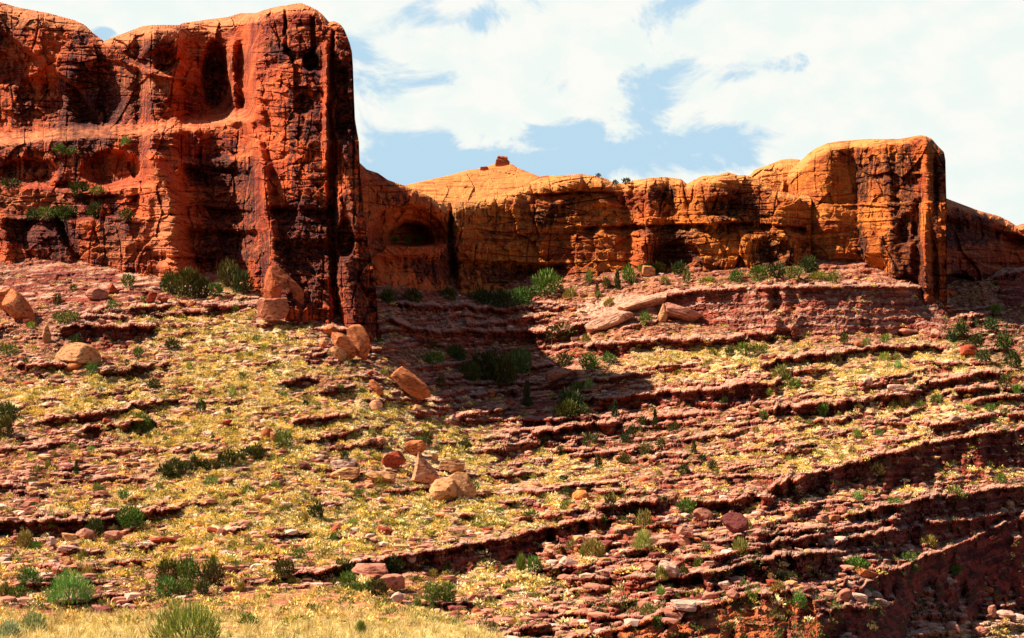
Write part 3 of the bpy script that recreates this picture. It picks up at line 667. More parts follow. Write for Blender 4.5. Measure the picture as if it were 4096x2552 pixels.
# --- pale dome behind the mesa, with the balanced knob on it
top_dome = poly([(396, 192), (406, 185), (425, 180.6), (450, 175), (468, 170), (480, 168.5), (494, 164), (503, 163), (512, 164), (518, 168), (536, 175), (545, 179), (570, 185), (600, 190)])
cliff('slickrock_dome', 'pale smooth slickrock dome rising behind the alcove cliff, capped by a small knob', np.arange(396, 600, 1.0), top_dome, poly([(396, 215), (600, 215)]),
      lambda x, y, yb, dist: np.maximum(yb - y, 0) * 0.9 - rough(x, y, 300, 0.45) - 1.2 * fbm(x / 40.0, y / 5.0, 3, 33), M['mesa'], lambda x, y, d_: 0.1 + 0 * x,
      lambda x, y, d_: 0.85 + 0.2 * fbm(x / 12.0, y / 4.0, 3, 5), poly([(390, 9), (600, 9)]), round_r=4, round_d=5, rows=70, dbase=lambda xs_: 372 + 0 * xs_)
# --- second small dome left of the butte
top_d2 = poly([(735, 184), (748, 177), (755, 169.5), (768, 165), (780, 160), (790, 158.5), (799, 159.5), (806, 166), (815, 180)])
cliff('slickrock_dome', 'small rounded slickrock shoulder leaning against the left side of the butte', np.arange(735, 815, 0.7), top_d2, poly([(735, 235), (815, 235)]),
      lambda x, y, yb, dist: np.maximum(yb - y, 0) * 0.25 - rough(x, y, 320, 0.5), M['mesa'], lambda x, y, d_: 0.35 + 0 * x,
      lambda x, y, d_: 1 - sstep(14, 26, y - top_d2(x)), poly([(730, 16), (820, 16)]), round_r=9, round_d=9, rows=90, dbase=lambda xs_: 343 + 0 * xs_)

# --- the orange butte at right
top_butte = poly([(780, 186), (784, 178), (787, 174), (791, 169), (797, 163), (804, 158), (809, 153), (816, 148), (828, 143), (840, 141), (869, 139), (899, 139), (910, 137), (920, 135), (926, 136), (932, 139), (937, 145),
                  (941, 150), (944, 152), (947, 153.5), (948, 156), (948.2, 168), (947.6, 185), (947, 200), (946.6, 260), (944, 310), (943, 337)])
top_butte = poly([(780, 186), (784, 178), (787, 174), (791, 169), (797, 163), (804, 158), (809, 153), (816, 148), (828, 143), (840, 141), (869, 139), (899, 139), (910, 137), (920, 135), (926, 136), (932, 139), (937, 145),
                  (941, 149), (944, 152), (945.5, 160), (946, 185), (946.5, 200), (947, 330), (948, 345)])
def feat_butte(x, y, yb, dist):
    d = np.maximum(265 - y, 0) * 0.05
    d += 6 * sstep(895, 880, x) * sstep(250, 275, y)
    d += 9 * (1 - sstep(782, 812, x))
    d += rib(x, y, [(786, 172), (787, 230), (788, 268)], [3, 4, 5], 7, 4, 2.0)
    d += rib(x, y, [(853, 146), (856, 200), (862, 265)], [4, 6, 7], 1.2, 6)
    d += rib(x, y, [(893, 150), (898, 200), (905, 270)], [6, 10, 12], 1.6, 6)
    d += rib(x, y, [(935, 160), (937, 205)], [3, 4], 1.8, 14); d += rib(x, y, [(933, 236), (936, 290)], [4, 5], 2.2, 14)
    d += rib(x, y, [(917, 205), (917, 270), (914, 320)], [6, 8, 8], 4, 6)
    d -= rib(x, y, [(926, 150), (928, 200)], [7, 8], 2.0, 20); d -= rib(x, y, [(924, 222), (927, 300)], [7, 9], 2.0, 20)
    d -= rib(x, y, [(830, 150), (825, 200), (828, 262)], [24, 26, 28], 6, 8)
    d += groove(x, y, [(840, 205), (900, 206), (925, 203)], 5, 1.5); d += groove(x, y, [(888, 240), (940, 240)], 5, 1.5)
    d += setback(x, y, [(800, 206), (945, 203)], 2.0, 2)
    d += alcove(x, y, 908, 232, 12, 22, 14, 3.5, 0.4); d += alcove(x, y, 828, 240, 14, 12, 14, 2, 0.5)
    d += alcove(x, y, 906, 292, 16, 22, 12, 5, 0.4)
    d -= rough(x, y, 400, 0.6)
    return d
def stain_shade_butte(x, y, dist):  # stains, plus painted shade in alcoves and cracks and towards the right corner
    v_ = 0.40 + 0.10 * sstep(840, 930, x) + 0.2 * fbm(x / 40.0, y / 50.0, 3, 63)
    for e in ((908, 225, 14, 34, .5), (918, 270, 10, 24, .6), (860, 190, 10, 22, .3), (890, 172, 20, 22, .25), (936, 200, 3, 34, .5), (938, 275, 4, 22, .4), (905, 300, 14, 24, .45), (815, 245, 14, 10, .3), (942, 170, 4, 20, .5), (862, 245, 6, 20, .4), (787, 230, 5, 40, .5)):
        v_ = v_ + e[4] * ell(x, y, e[0], e[1], e[2], e[3], 2.2)
    for e in ((826, 200, 22, 40, .35), (927, 200, 4, 60, .8), (942, 230, 4, 40, .5), (835, 240, 14, 18, .3)):
        v_ = v_ - e[4] * ell(x, y, e[0], e[1], e[2], e[3], 2.2)
    return v_
capb = poly([(780, 6), (800, 14), (830, 10), (900, 5), (925, 4), (940, 2), (950, 0)])
cliff('sandstone_butte', 'blocky orange sandstone butte with dark stained right corner, on the right skyline', np.concatenate([np.arange(780, 936, 0.8), np.arange(936, 948, 0.12)]), top_butte,
      poly([(780, 266), (830, 267), (862, 276), (890, 288), (915, 292), (950, 298)]), feat_butte, M['mesa'], stain_shade_butte, 
      lambda x, y, d_: 1 - sstep(0.5, 1.4, (y - top_butte(x) + 4 * fbm(x / 15., y / 6., 3, 9)) / np.maximum(capb(x), .4)), capb, redfun=lambda x, y: 0.6 * sstep(850, 925, x + 14 * fbm(y / 24., x / 24., 3, 7)), round_r=9, round_d=9, rows=240, dbase=lambda xs_: np.interp(xs_, [780, 830, 862, 890, 925, 950], [336, 332, 324, 314, 307, 306]))

# --- far ridge at the right edge
top_far = poly([(925, 192), (945, 197.6), (948, 199), (964, 205), (980, 211), (999, 216), (1009, 221), (1016, 225.6), (1022, 224), (1050, 222), (1110, 238)])
def feat_far(x, y, yb, dist):
    d = np.maximum(yb - y, 0) * 0.10
    d += groove(x, y, [(944, 216), (975, 222), (1010, 232), (1040, 240)], 30, 8); d += alcove(x, y, 956, 282, 20, 9, 8, 8, 0.3)
    d += groove(x, y, [(945, 262), (1110, 262)], 8, 2.5)
    return d - rough(x, y, 500, 0.95)
def stain_shade_far(x, y, dist):  # staining plus shade painted inside the groove and cave
    v_ = 0.5 + 0.25 * fbm(x / 40.0, y / 50.0, 3, 64)
    for e in ((960, 232, 22, 14, .55), (985, 240, 8, 22, .3), (956, 282, 18, 8, .5)): v_ = v_ + e[4] * ell(x, y, e[0], e[1], e[2], e[3], 4)
    return v_ - 0.6 * ell(x, y, 985, 258, 30, 12, 4)
cliff('sandstone_ridge', 'far red ridge sloping down to the right edge behind the butte', np.arange(925, 1110, 0.9), top_far, poly([(925, 302), (960, 292), (985, 280), (1000, 268), (1110, 264)]),
      feat_far, M['red'], stain_shade_far, lambda x, y, d_: 1 - sstep(3, 9, y - top_far(x) + 4 * fbm(x / 12., y / 6., 3, 19)), poly([(925, 5), (1110, 7)]), round_r=7, round_d=8, rows=150)

# ------------------------------------------------------------------ the near bank at the bottom left
edge_bank = poly([(-90, 606), (0, 607), (60, 613), (110, 614), (160, 608), (210, 599), (260, 592), (320, 588), (351, 590), (383, 598), (406, 605), (430, 613), (457, 621), (489, 632), (512, 645), (560, 668), (620, 700)])
bx = np.arange(-90, 620, 1.0); bt = edge_bank(bx) + 1.5 * fbm(bx / 12.0, bx * 0, 3, 55)
bv = np.linspace(0, 1, 190) ** 1.3
bqx = np.repeat(bx[None], len(bv), 0); bqy = bt[None] + (900 - bt[None]) * bv[:, None]
def bank_D(px, py):
    t0 = np.asarray(edge_bank(px))
    far = np.interp(px, [-90, 0, 200, 380, 470, 520, 620], [72, 72, 70, 72, 66, 60, 50])
    e_ = np.interp(py, [560, 638, 700, 800, 900], [math.log(78), math.log(40), math.log(24), math.log(13), math.log(8)])
    return np.minimum(np.exp(e_), far + 6)
bD = bank_D(bqx, bqy) * (1 + 0.010 * fbm(bqx / 30.0, bqy / 9.0, 4, 58) + 0.003 * fbm(bqx / 4.0, bqy / 2.5, 3, 59))
bp = P(bqx, bqy, bD)
bk = []
for d_ in (1.5, 4, 10, 25, 40):
    b_ = bp[0].copy(); s_ = (bD[0] + d_) / bD[0]; b_[:, 0] *= s_; b_[:, 1] *= s_; b_[:, 2] -= 0.5 * d_ + 0.02 * d_ * d_; bk.append(b_)
ba = np.concatenate([np.stack(bk[::-1]), bp]); Rb, Kb = ba.shape[:2]
ix = np.arange(Rb * Kb).reshape(Rb, Kb)
qb = np.stack([ix[:-1, :-1], ix[1:, :-1], ix[1:, 1:], ix[:-1, 1:]], -1).reshape(-1, 4)
byy = np.concatenate([np.repeat(bqy[:1], 5, 0), bqy]); bxx = np.concatenate([np.repeat(bqx[:1], 5, 0), bqx])
grassb = np.clip(sstep(614, 624, byy + 6 * fbm(bxx / 30., byy / 6., 3, 60)) + 0.2 * fbm(bxx / 20., byy / 6., 3, 66), 0, 1)
bare = sstep(0.1, 0.4, fbm(bxx / 26.0, byy / 6.0, 3, 68) + 0.25) * sstep(190, 240, bxx)
def bank_material():
    m_, t = mat('bank_soil')
    p = t.n('ShaderNodeNewGeometry').outputs['Position']
    nf = t.noise(t.scale(p, 2.2, 2.2, 3.0), 1, 6, 0.7); nb = t.noise(t.scale(p, 0.4, 0.4, 0.6), 1, 4, 0.6)
    soil = t.mix(t.mr(nb, 0.35, 0.65), (0.34, 0.085, 0.035), (0.56, 0.22, 0.085))
    soil = t.mix(t.mr(nf, 0.5, 0.7), soil, (0.62, 0.36, 0.22)); soil = t.mix(t.m('MULTIPLY', t.mr(nf, 0.47, 0.33), 0.7), soil, (0.16, 0.04, 0.025))
    g = t.mix(t.mr(nf, 0.35, 0.62), (0.42, 0.26, 0.08), (0.66, 0.48, 0.18))
    finish(t, t.mix(t.m('MULTIPLY', attr(t, 'dry'), t.mr(nb, 0.3, 0.5)), soil, g), 0.95, t.noise(t.scale(p, 1.6, 1.6, 3.0), 1, 8, 0.7), 0.9, 0.25)
    return m_
M['bank'] = bank_material()
obj('ground', mesh_from('bank', ba.reshape(-1, 3), qb, [M['bank']], {'dry': grassb.ravel()}), kind='structure')

# ------------------------------------------------------------------ rocks
def ico(sub):
    import bmesh
    bm = bmesh.new(); bmesh.ops.create_icosphere(bm, subdivisions=sub, radius=1.0)
    v_ = np.array([v.co[:] for v in bm.verts]); f_ = np.array([[x.index for x in f.verts] for f in bm.faces]); bm.free(); return v_, f_
ICO = {k_: ico(k_) for k_ in (1, 2, 3, 4)}
def rock_shape(seed, sub=3, cuts=11, rough_=0.05, box=0.0):
    r = np.random.default_rng(seed); v_ = ICO[sub][0].copy()
    for _ in range(cuts):
        n = r.normal(size=3); n /= np.linalg.norm(n); dd = r.uniform(0.50, 0.82)
        k_ = np.maximum(v_ @ n - dd, 0); v_ -= k_[:, None] * n * 0.93
    if box:
        for ax in range(3):
            for s_ in (-1, 1):
                n = np.zeros(3); n[ax] = s_; n += r.normal(size=3) * 0.12; n /= np.linalg.norm(n)
                k_ = np.maximum(v_ @ n - (1 - box) * r.uniform(.9, 1.1), 0); v_ -= k_[:, None] * n * 0.95
    n_ = fbm(v_[:, 0] * 2.2 + seed, v_[:, 1] * 2.2 + v_[:, 2] * 1.7, 4, seed % 97)
    n2_ = fbm(v_[:, 0] * 0.8 + 3 * seed, v_[:, 2] * 7.0 + v_[:, 1] * 0.5, 3, seed % 91)      # bedding lines
    v_ = v_ * (1 + rough_ * 1.6 * n_ + rough_ * 1.2 * n2_)[:, None]
    v_ -= (v_.max(0) + v_.min(0)) / 2
    return v_ / ((v_.max(0) - v_.min(0)) / 2)
ORANGE, TAN, PALE, RED, DARK, PINK = (0.56, 0.17, 0.055), (0.60, 0.27, 0.105), (0.64, 0.38, 0.26), (0.42, 0.075, 0.028), (0.19, 0.045, 0.035), (0.48, 0.18, 0.105)
OCC = []                      # occupied picture rectangles: no ground cover pokes through these
LAND = []                     # landmarks for the labels: (name, px, py)
THINGS = []
def place(px, py, bank=False):
    D = float(bank_D(px, py)) if bank else float(dground(px, py))
    return D, P(px, py, D)
def rock_at(x0, y0, x1, y1, tint, label=None, seed=None, sub=4, tilt=0.0, depth=0.9, box=0.0, cuts=11, name='boulder', cat='boulder', land=None, bank=False, sink=0.12, peak=None, D=None, el=None):
    cx = (x0 + x1) / 2; seed = seed if seed is not None else int(x0 * 31 + y0 * 7)
    D0, _ = place(cx, y1, bank)
    if D is not None: D0 = D
    wd = (x1 - x0) / F * D0; hd = (y1 - y0) / F * D0
    v_ = rock_shape(seed, sub, cuts, box=box)
    if peak:                                     # narrows upwards
        k_ = (v_[:, 2] + 1) / 2; s_ = 1 - peak * k_; v_[:, 0] *= s_; v_[:, 1] *= s_; 
    rot = np.array(Euler((0, math.radians(tilt), 0)).to_matrix())
    dp = wd * depth
    v_ = v_ * (np.array([wd / 2, dp / 2, hd / 2]) if not el else np.array([el[0] / F * D0 / 2, dp / 2, el[1] / F * D0 / 2]))
    if tilt:
        v_ = v_ @ rot.T; ext = v_.max(0) - v_.min(0); v_ = v_ * (np.array([wd / ext[0], 1, hd / ext[2]]) if not el else 1.0)
    v_ -= np.array([(v_[:, 0].max() + v_[:, 0].min()) / 2, 0, v_[:, 2].min()]) 
    v_[:, 2] -= hd * sink * 0.4
    loc = P(cx, y1, D0 + dp * 0.22)
    me = mesh_from(name, v_, ICO[sub][1], [M['boulder']])
    o = obj(name, me, label=label, cat=cat, group='loose rocks on the canyon slope' if name == 'boulder' else None, loc=loc)
    o.color = (*tint, 1)
    OCC.append((x0, y0, x1, y1)); THINGS.append((o, cx, (y0 + y1) / 2, 'rock', (x1 - x0) * (y1 - y0), tint))
    if land: LAND.append((land, cx, (y0 + y1) / 2))
    return o
R_ = rock_at
R_(0, 287, 20, 316, ORANGE, 'rounded red boulder cut by the left edge of the picture', tilt=50, el=(34, 20), land='left edge boulders')
R_(5, 281, 34, 320, ORANGE, 'tall rounded red boulder leaning right, just beside the left edge', tilt=55, el=(42, 22))
R_(39, 323, 54, 344, TAN, 'small pointed tan rock spire left of the pale squat boulder', peak=0.75, land='pointed tan spire')
R_(57, 341, 100, 367, TAN, 'big pale squat boulder on the slope below the left wall', land='pale squat boulder', cuts=8)
R_(65, 360, 81, 372, ORANGE, 'small orange block tucked under the pale squat boulder')
R_(107, 283, 118, 293, RED, 'round red boulder at the foot of the left wall')
R_(85, 287, 108, 300, PINK, 'pale pink block above the shadowed hole under the left wall')
R_(145, 292, 158, 303, RED, 'dark red block in the scrub at the foot of the left buttress', land='dark red buttress blocks')
R_(157, 296, 169, 303, RED, 'low dark red block right of a taller one under the left buttress')
R_(262, 267, 305, 318, (0.47, 0.11, 0.035), 'huge rounded red buttress rock bulging at the foot of the tower', tilt=35, el=(56, 38), depth=0.6, cuts=16, land='bulging tower-foot rock')
R_(256, 296, 290, 322, (0.5, 0.16, 0.075), 'rough pink block in front of the bulging rock at the tower foot', depth=0.7, box=0.25, cuts=14)
R_(323, 325, 337, 336, ORANGE, 'topmost small boulder of the cluster below the tower')
R_(345, 324, 373, 359, ORANGE, 'largest rounded boulder of the cluster below the tower', tilt=58, el=(38, 22), depth=0.6, land='tower boulder cluster')
R_(331, 331, 355, 359, ORANGE, 'middle rounded boulder of the cluster below the tower', tilt=52, el=(34, 17), depth=0.7)
R_(330, 347, 346, 361, TAN, 'small tan boulder at the front of the cluster below the tower', tilt=40, el=(19, 11))
R_(319, 340, 328, 348, ORANGE, 'little orange stone left of the cluster below the tower')
R_(392, 365, 428, 398, ORANGE, 'long orange boulder lying down the slope beside the dim hollow', tilt=40, el=(46, 19), land='long orange boulder', depth=0.6, box=0.3)
R_(369, 379, 383, 395, ORANGE, 'upper of two smooth orange stones on the grassy slope', tilt=50, el=(20,9), land='two smooth orange stones')
R_(369, 399, 383, 411, (0.6, 0.25, 0.12), 'lower of two smooth orange stones on the grassy slope')
R_(261, 427, 273, 439, ORANGE, 'left stone of a pair beside a dark bush on the slope', land='stone pair with a bush')
R_(270, 431, 279, 444, TAN, 'right stone of a pair beside a dark bush on the slope')
R_(411, 450, 440, 484, (0.58, 0.25, 0.12), 'tall triangular boulder standing on the middle slope', peak=0.7, tilt=-10, land='triangular boulder', depth=0.6)
R_(406, 439, 427, 456, ORANGE, 'split orange boulder just above the triangular boulder')
R_(381, 449, 406, 469, RED, 'dark red slab leaning up to the right beside the triangular boulder', tilt=-38, box=0.4, depth=0.6)
R_(331, 459, 356, 468, PALE, 'upper flat slab of a stack left of the triangular boulder', box=0.4, land='flat slab stack')
R_(330, 466, 360, 481, TAN, 'lower block of a stack left of the triangular boulder', box=0.3)
R_(366, 470, 396, 483, TAN, 'low cracked boulder below the dark leaning slab', box=0.2)
R_(429, 477, 457, 504, TAN, 'left half of the big split boulder below the triangular one', land='big split boulder', cuts=9)
R_(445, 470, 477, 500, TAN, 'right half of the big split boulder below the triangular one', cuts=9, tilt=18)
R_(438, 459, 465, 473, TAN, 'flat tan boulder right of the triangular boulder', box=0.3)
R_(430, 452, 440, 462, TAN, 'small tan fin of rock behind the triangular boulder', peak=0.6)
R_(572, 489, 591, 502, (0.68, 0.24, 0.06), 'bright orange boulder alone above the dark ledge', land='bright orange boulder', cuts=8)
R_(559, 555, 579, 569, PALE, 'smooth white leaf-shaped slab tilted on the slope', tilt=30, box=0.4, land='white leaf-shaped slab', depth=0.5)
R_(600, 567, 615, 577, PALE, 'pale blocky stone in the grass right of the white leaf-shaped slab', land='pale blocky stone')
R_(610, 573, 624, 581, PINK, 'dark sided stone touching the pale blocky stone', tilt=30)
R_(657, 559, 681, 577, PALE, 'broad flat pale slab in the grass above the canyon', tilt=20, box=0.3, land='broad flat pale slab')
R_(665, 515, 674, 521, PALE, 'upper white stone of a stacked pair near the dark bushes'); R_(665, 519, 673, 526, PALE, 'lower white stone of a stacked pair near the dark bushes')
R_(676, 525, 694, 537, PINK, 'cracked pinkish block below the white stone pair', box=0.3, tilt=18)
R_(678, 536, 692, 547, PINK, 'wedge of pinkish rock under the cracked pinkish block', tilt=30)
R_(693, 507, 713, 521, PINK, 'humped pinkish boulder beside the dark shrub on the ledge', tilt=25)
R_(720, 511, 747, 533, DARK, 'big dark cracked boulder under the low ledge at right', land='big dark cracked boulder')
R_(671, 600, 697, 610, PALE, 'large pale flat slab at the brink of the orange canyon wall', box=0.5, land='large brink slab', depth=0.8)
R_(662, 609, 686, 618, PINK, 'pink flat slab below the large pale slab at the brink', box=0.5)
R_(718, 580, 730, 590, PALE, 'white stone above the canyon brink next to a leaning one'); R_(726, 588, 740, 600, PINK, 'leaning pink stone at the canyon brink', tilt=35)
R_(351, 563, 390, 577, PINK, 'thick layered slab block at the left end of the dark undercut', box=0.4, land='thick layered slab block')
R_(377, 573, 405, 589, PINK, 'mushroom-like slab block below the thick layered slab block', box=0.4)
R_(390, 591, 404, 605, PALE, 'white cone-shaped stone in the shade under the slab blocks', tilt=20, land='white cone-shaped stone')
R_(405, 550, 416, 563, PALE, 'white slab tip hanging off the end of the long pale ledge', tilt=-40, depth=0.5)
R_(865, 376, 873, 385, PALE, 'small white block standing on the yellow right slope', land='white right-slope blocks')
R_(886, 384, 905, 392, PALE, 'flat white block on top of the pitted red ledge')
for i_, (a, b, c, d, lb) in enumerate(((857, 587, 872, 596, 'upper left'), (869, 589, 881, 598, 'upper right'), (873, 597, 890, 606, 'lowest'), (852, 592, 867, 602, 'lower left'), (883, 600, 894, 605, 'rightmost small'))):
    R_(a, b, c, d, PALE, lb + ' white block of the heap above the canyon gully', box=0.3, land='white block heap' if i_ == 0 else None, tilt=20)
R_(838, 587, 853, 602, PINK, 'dark sided leaning block left of the white block heap', tilt=40); R_(845, 580, 857, 589, PALE, 'pale slab just above the white block heap', tilt=30, box=0.4)
R_(854, 566, 878, 578, ORANGE, 'orange tilted slab above the white block heap', tilt=28, box=0.4)
R_(988, 604, 996, 618, PINK, 'upright pink post-like rock in the lower right corner', box=0.4, land='upright pink post rock')
R_(994, 609, 1016, 620, PALE, 'speckled pale boulder right of the upright pink post rock'); R_(970, 625, 990, 637, PINK, 'half shaded boulder below the upright pink post rock', tilt=-20)
R_(946, 611, 967, 621, PINK, 'dusky boulder at the foot of the deep red canyon wall'); R_(1008, 613, 1028, 623, PALE, 'pale boulder cut by the right edge near the bottom')
R_(47, 536, 57, 546, PALE, 'white pair-like boulder on the dark lower left slope', land='white lower-left boulder'); R_(58, 545, 77, 553, PALE, 'cracked pale slab below the white boulder on the lower left', box=0.3)
R_(61, 555, 73, 565, TAN, 'tan block on the lower left slope', tilt=25); R_(75, 527, 94, 541, PINK, 'pale arched slab under the dark lower left ledge', tilt=30, land='arched left slab')
R_(105, 530, 122, 541, PINK, 'grey-pink boulder inside the dark pocket of the lower left ledge'); R_(150, 536, 177, 545, RED, 'low red boulder in the golden grass at lower left', land='low red boulder')
R_(642, 264, 655, 277, TAN, 'square tan block among bushes at the foot of the mesa', box=0.4, land='square tan block')
R_(656, 302, 669, 323, TAN, 'slim tan spire standing against the banded bench', peak=0.6, land='slim tan spire')
R_(590, 315, 613, 328, PINK, 'rounded pink boulder left of the slickrock bulge'); R_(586, 305, 632, 331, (0.60, 0.30, 0.18), 'large pale slickrock slab tilted up to the right, under the square tan block', tilt=-24, el=(50, 17), box=0.3, depth=0.7, land='large tilted slickrock slab')
R_(618, 291, 668, 313, (0.60, 0.30, 0.18), 'long pale slickrock slab above the slim tan spire', tilt=-16, el=(54, 13), box=0.35, depth=0.7)
R_(664, 300, 700, 322, (0.50, 0.19, 0.11), 'reddish fallen slab right of the slim tan spire', tilt=18, el=(40, 14), box=0.4, depth=0.7)
R_(484, 388, 495, 398, ORANGE, 'small orange stone on the edge of the dim gully')
R_(449, 415, 458, 421, PALE, 'small white stone right of the long orange boulder'); R_(412, 404, 423, 411, TAN, 'tan flat stone below the long orange boulder')
R_(545, 367, 575, 383, PINK, 'pinkish smooth slab at the right side of the dim hollow', tilt=-30, box=0.3, land='smooth hollow slab'); R_(584, 357, 596, 368, PINK, 'small pink blocks beside the dark bush right of the hollow')
R_(512, 558, 530, 564, PINK, 'thin pink slab lying below the long pale ledge', box=0.4)
R_(898, 328, 918, 336, PINK, 'low pink blocks at the foot of the butte corner'); R_(960, 344, 977, 356, RED, 'shaded red boulder on the slope right of the butte', land='shaded red boulder')
# the knob on the dome, standing on top of it
for (a, b, c, d, lb, nm) in ((495, 159, 510, 166, 'lower block of the small knob on top of the dome', 1), (497, 155.8, 508, 161, 'flat cap stone on top of the knob on the dome', 2), (480, 166.5, 489, 170, 'small dark outcrop on the left shoulder of the dome', 3)):
    R_(a, b, c, d, (0.45, 0.13, 0.05), lb, D=376, box=0.4, sub=3, depth=0.7)
LAND += [('arch-shaped alcove', 409, 232), ('butte corner', 925, 320), ('tower foot', 340, 330), ('tall dark ledge wall', 930, 460), ('long pale slab ledge', 470, 550), ('deep red canyon wall', 980, 580), ('orange canyon wall', 745, 615),
         ('dim hollow', 500, 350), ('banded bench wall', 790, 305), ('lower left ledge', 60, 520), ('long left ledge', 120, 407), ('right undercut ledge', 700, 395), ('left buttress', 175, 270)]

# smaller loose stones, each a thing
npl = 0
tries = 0
while npl < 130 and tries < 5000:
    tries += 1
    x = rng.uniform(4, 1020); y = rng.uniform(295, 632)
    if y < base_all(x) + 12 or gsample(rock, x, y) > 0.5 or gsample(shade_zone, x, y) > 0.4 and rng.random() < .6: continue
    wgt_ = 0.25 + 0.75 * gsample(lowrock, x, y) + 0.5 * gsample(slab, x, y)
    if rng.random() > wgt_ or (x < 560 and y > edge_bank(x) - 3): continue
    wd = rng.uniform(6, 11) * (1 + 0.5 * (y > 500)); ht = wd * rng.uniform(0.35, 0.7)
    if any(a - 4 < x < c + 4 and b - 3 < y < d + 3 for a, b, c, d in OCC): continue
    tn = [PALE, PINK, TAN, RED, ORANGE, PINK][rng.integers(6)]
    rock_at(x - wd / 2, y - ht, x + wd / 2, y, tn, None, seed=1000 + npl, sub=3, tilt=rng.uniform(-25, 35), box=rng.choice([0, 0.3, 0.4]), name='boulder'); npl += 1

# ------------------------------------------------------------------ plants
def leaf_cloud(seed, n, shape, size, up=0.3, thin=0.4, cols=((0.5, 0.5, 0.1),), jitter=0.3):
    """n pointed leaf-clump triangles through a crown's volume; unit box: radius 1, height 1 (z 0..1)"""
    r = np.random.default_rng(seed)
    lob = r.normal(size=(max(4, n // 40), 3)); lob /= np.linalg.norm(lob, axis=1)[:, None]
    if shape == 'round':
        d = r.normal(size=(n, 3)); d /= np.linalg.norm(d, axis=1)[:, None]; rad = r.uniform(0.02, 1.0, n) ** 0.42
        c = d * rad[:, None]; k_ = 0.66 + 0.5 * np.max(d @ lob.T, 1) ** 6; c *= k_[:, None]; c[:, 2] = 0.5 + 0.5 * c[:, 2]
    elif shape == 'cone':
        z = r.uniform(0, 1, n) ** 1.1; a = r.uniform(0, 2 * np.pi, n); rr = (1 - z * 0.82) * r.uniform(0.35, 1.0, n) * (0.75 + 0.3 * np.sin(a * 3 + z * 9 + seed))
        c = np.stack([rr * np.cos(a), rr * np.sin(a), z], 1); d = np.stack([np.cos(a), np.sin(a), 0.3 + 0 * a], 1)
    elif shape == 'dome':
        d = r.normal(size=(n, 3)); d[:, 2] = np.abs(d[:, 2]); d /= np.linalg.norm(d, axis=1)[:, None]
        c = d * (r.uniform(0.55, 1.0, n) * (0.75 + 0.35 * np.max(d @ lob.T, 1) ** 4))[:, None]
    else:                                    # 'blades' fan out from the base
        a = r.uniform(0, 2 * np.pi, n); e = r.uniform(0.05, 1.0, n); d = np.stack([np.cos(a) * e, np.sin(a) * e, 1.15 - 0.75 * e ** 2], 1)
        c = d * r.uniform(0.1, 0.25, n)[:, None]; 
    d = d + np.array([0, 0, up]) + jitter * r.normal(size=(n, 3)); d /= np.linalg.norm(d, axis=1)[:, None]
    s_ = r.normal(size=(n, 3)); s_ = np.cross(d, s_); s_ /= np.linalg.norm(s_, axis=1)[:, None] + 1e-6
    L = size * r.uniform(0.6, 1.4, n)
    if shape == 'blades': L = r.uniform(0.6, 0.95, n); 
    wd = (L * thin)[:, None] if shape != 'blades' else (size * r.uniform(.6, 1.3, n))[:, None]
    v0 = c - s_ * wd * 0.5; v1 = c + s_ * wd * 0.5; v2 = c + d * L[:, None]
    V = np.stack([v0, v1, v2], 1).reshape(-1, 3)
    ci = np.array(cols)[r.integers(len(cols), size=n)] * r.uniform(0.65, 1.25, n)[:, None]
    return V, np.arange(3 * n).reshape(n, 3), np.repeat(ci, 3, 0)
def stems(seed, n, rad, spread=0.6, h=0.75):
    r = np.random.default_rng(seed); Vs, Fs = [], []; o_ = 0
    for i in range(n):
        a = r.uniform(0, 2 * np.pi); p0 = np.array([0.08 * math.cos(a), 0.08 * math.sin(a), -0.05])
        pts = [p0]
        for k_ in range(4):
            t_ = (k_ + 1) / 4; pts.append(np.array([math.cos(a + 0.3 * r.normal()) * spread * t_, math.sin(a + 0.3 * r.normal()) * spread * t_, h * t_ * r.uniform(0.85, 1.1)]))
        for k_, p_ in enumerate(pts):
            rr = rad * (1 - 0.18 * k_)
            Vs += [p_ + rr * np.array([math.cos(b), math.sin(b), 0]) for b in (0, 2.1, 4.2)]
            if k_: 
                b0 = o_ + 3 * (k_ - 1)
                for q in range(3): Fs.append([b0 + q, b0 + (q + 1) % 3, b0 + 3 + (q + 1) % 3, b0 + 3 + q])
        o_ += 15
    return np.array(Vs), np.array(Fs)
KIND = {     # shape, leaf size, thinness, up, colours
    'juniper': ('round', 0.26, 0.55, 0.4, ((0.045, 0.060, 0.014), (0.070, 0.085, 0.018), (0.10, 0.11, 0.02))),
    'cone': ('cone', 0.26, 0.5, 0.5, ((0.040, 0.055, 0.015), (0.065, 0.08, 0.018))),
    'green': ('round', 0.24, 0.5, 0.5, ((0.10, 0.17, 0.025), (0.15, 0.22, 0.03), (0.08, 0.13, 0.02))),
    'bright': ('dome', 0.30, 0.35, 0.7, ((0.22, 0.36, 0.06), (0.30, 0.42, 0.07), (0.16, 0.28, 0.05))),
    'wispy': ('dome', 0.36, 0.16, 0.9, ((0.22, 0.36, 0.06), (0.32, 0.46, 0.08), (0.14, 0.24, 0.04))),
    'olive': ('dome', 0.28, 0.5, 0.5, ((0.26, 0.24, 0.045), (0.34, 0.30, 0.06), (0.18, 0.18, 0.035))),
    'reed': ('blades', 0.045, 1, 0.3, ((0.14, 0.24, 0.03), (0.2, 0.3, 0.05), (0.10, 0.17, 0.03))),
    'sage': ('dome', 0.26, 0.4, 0.6, ((0.36, 0.42, 0.20), (0.44, 0.46, 0.24), (0.28, 0.34, 0.14)))}
PROTO = {}
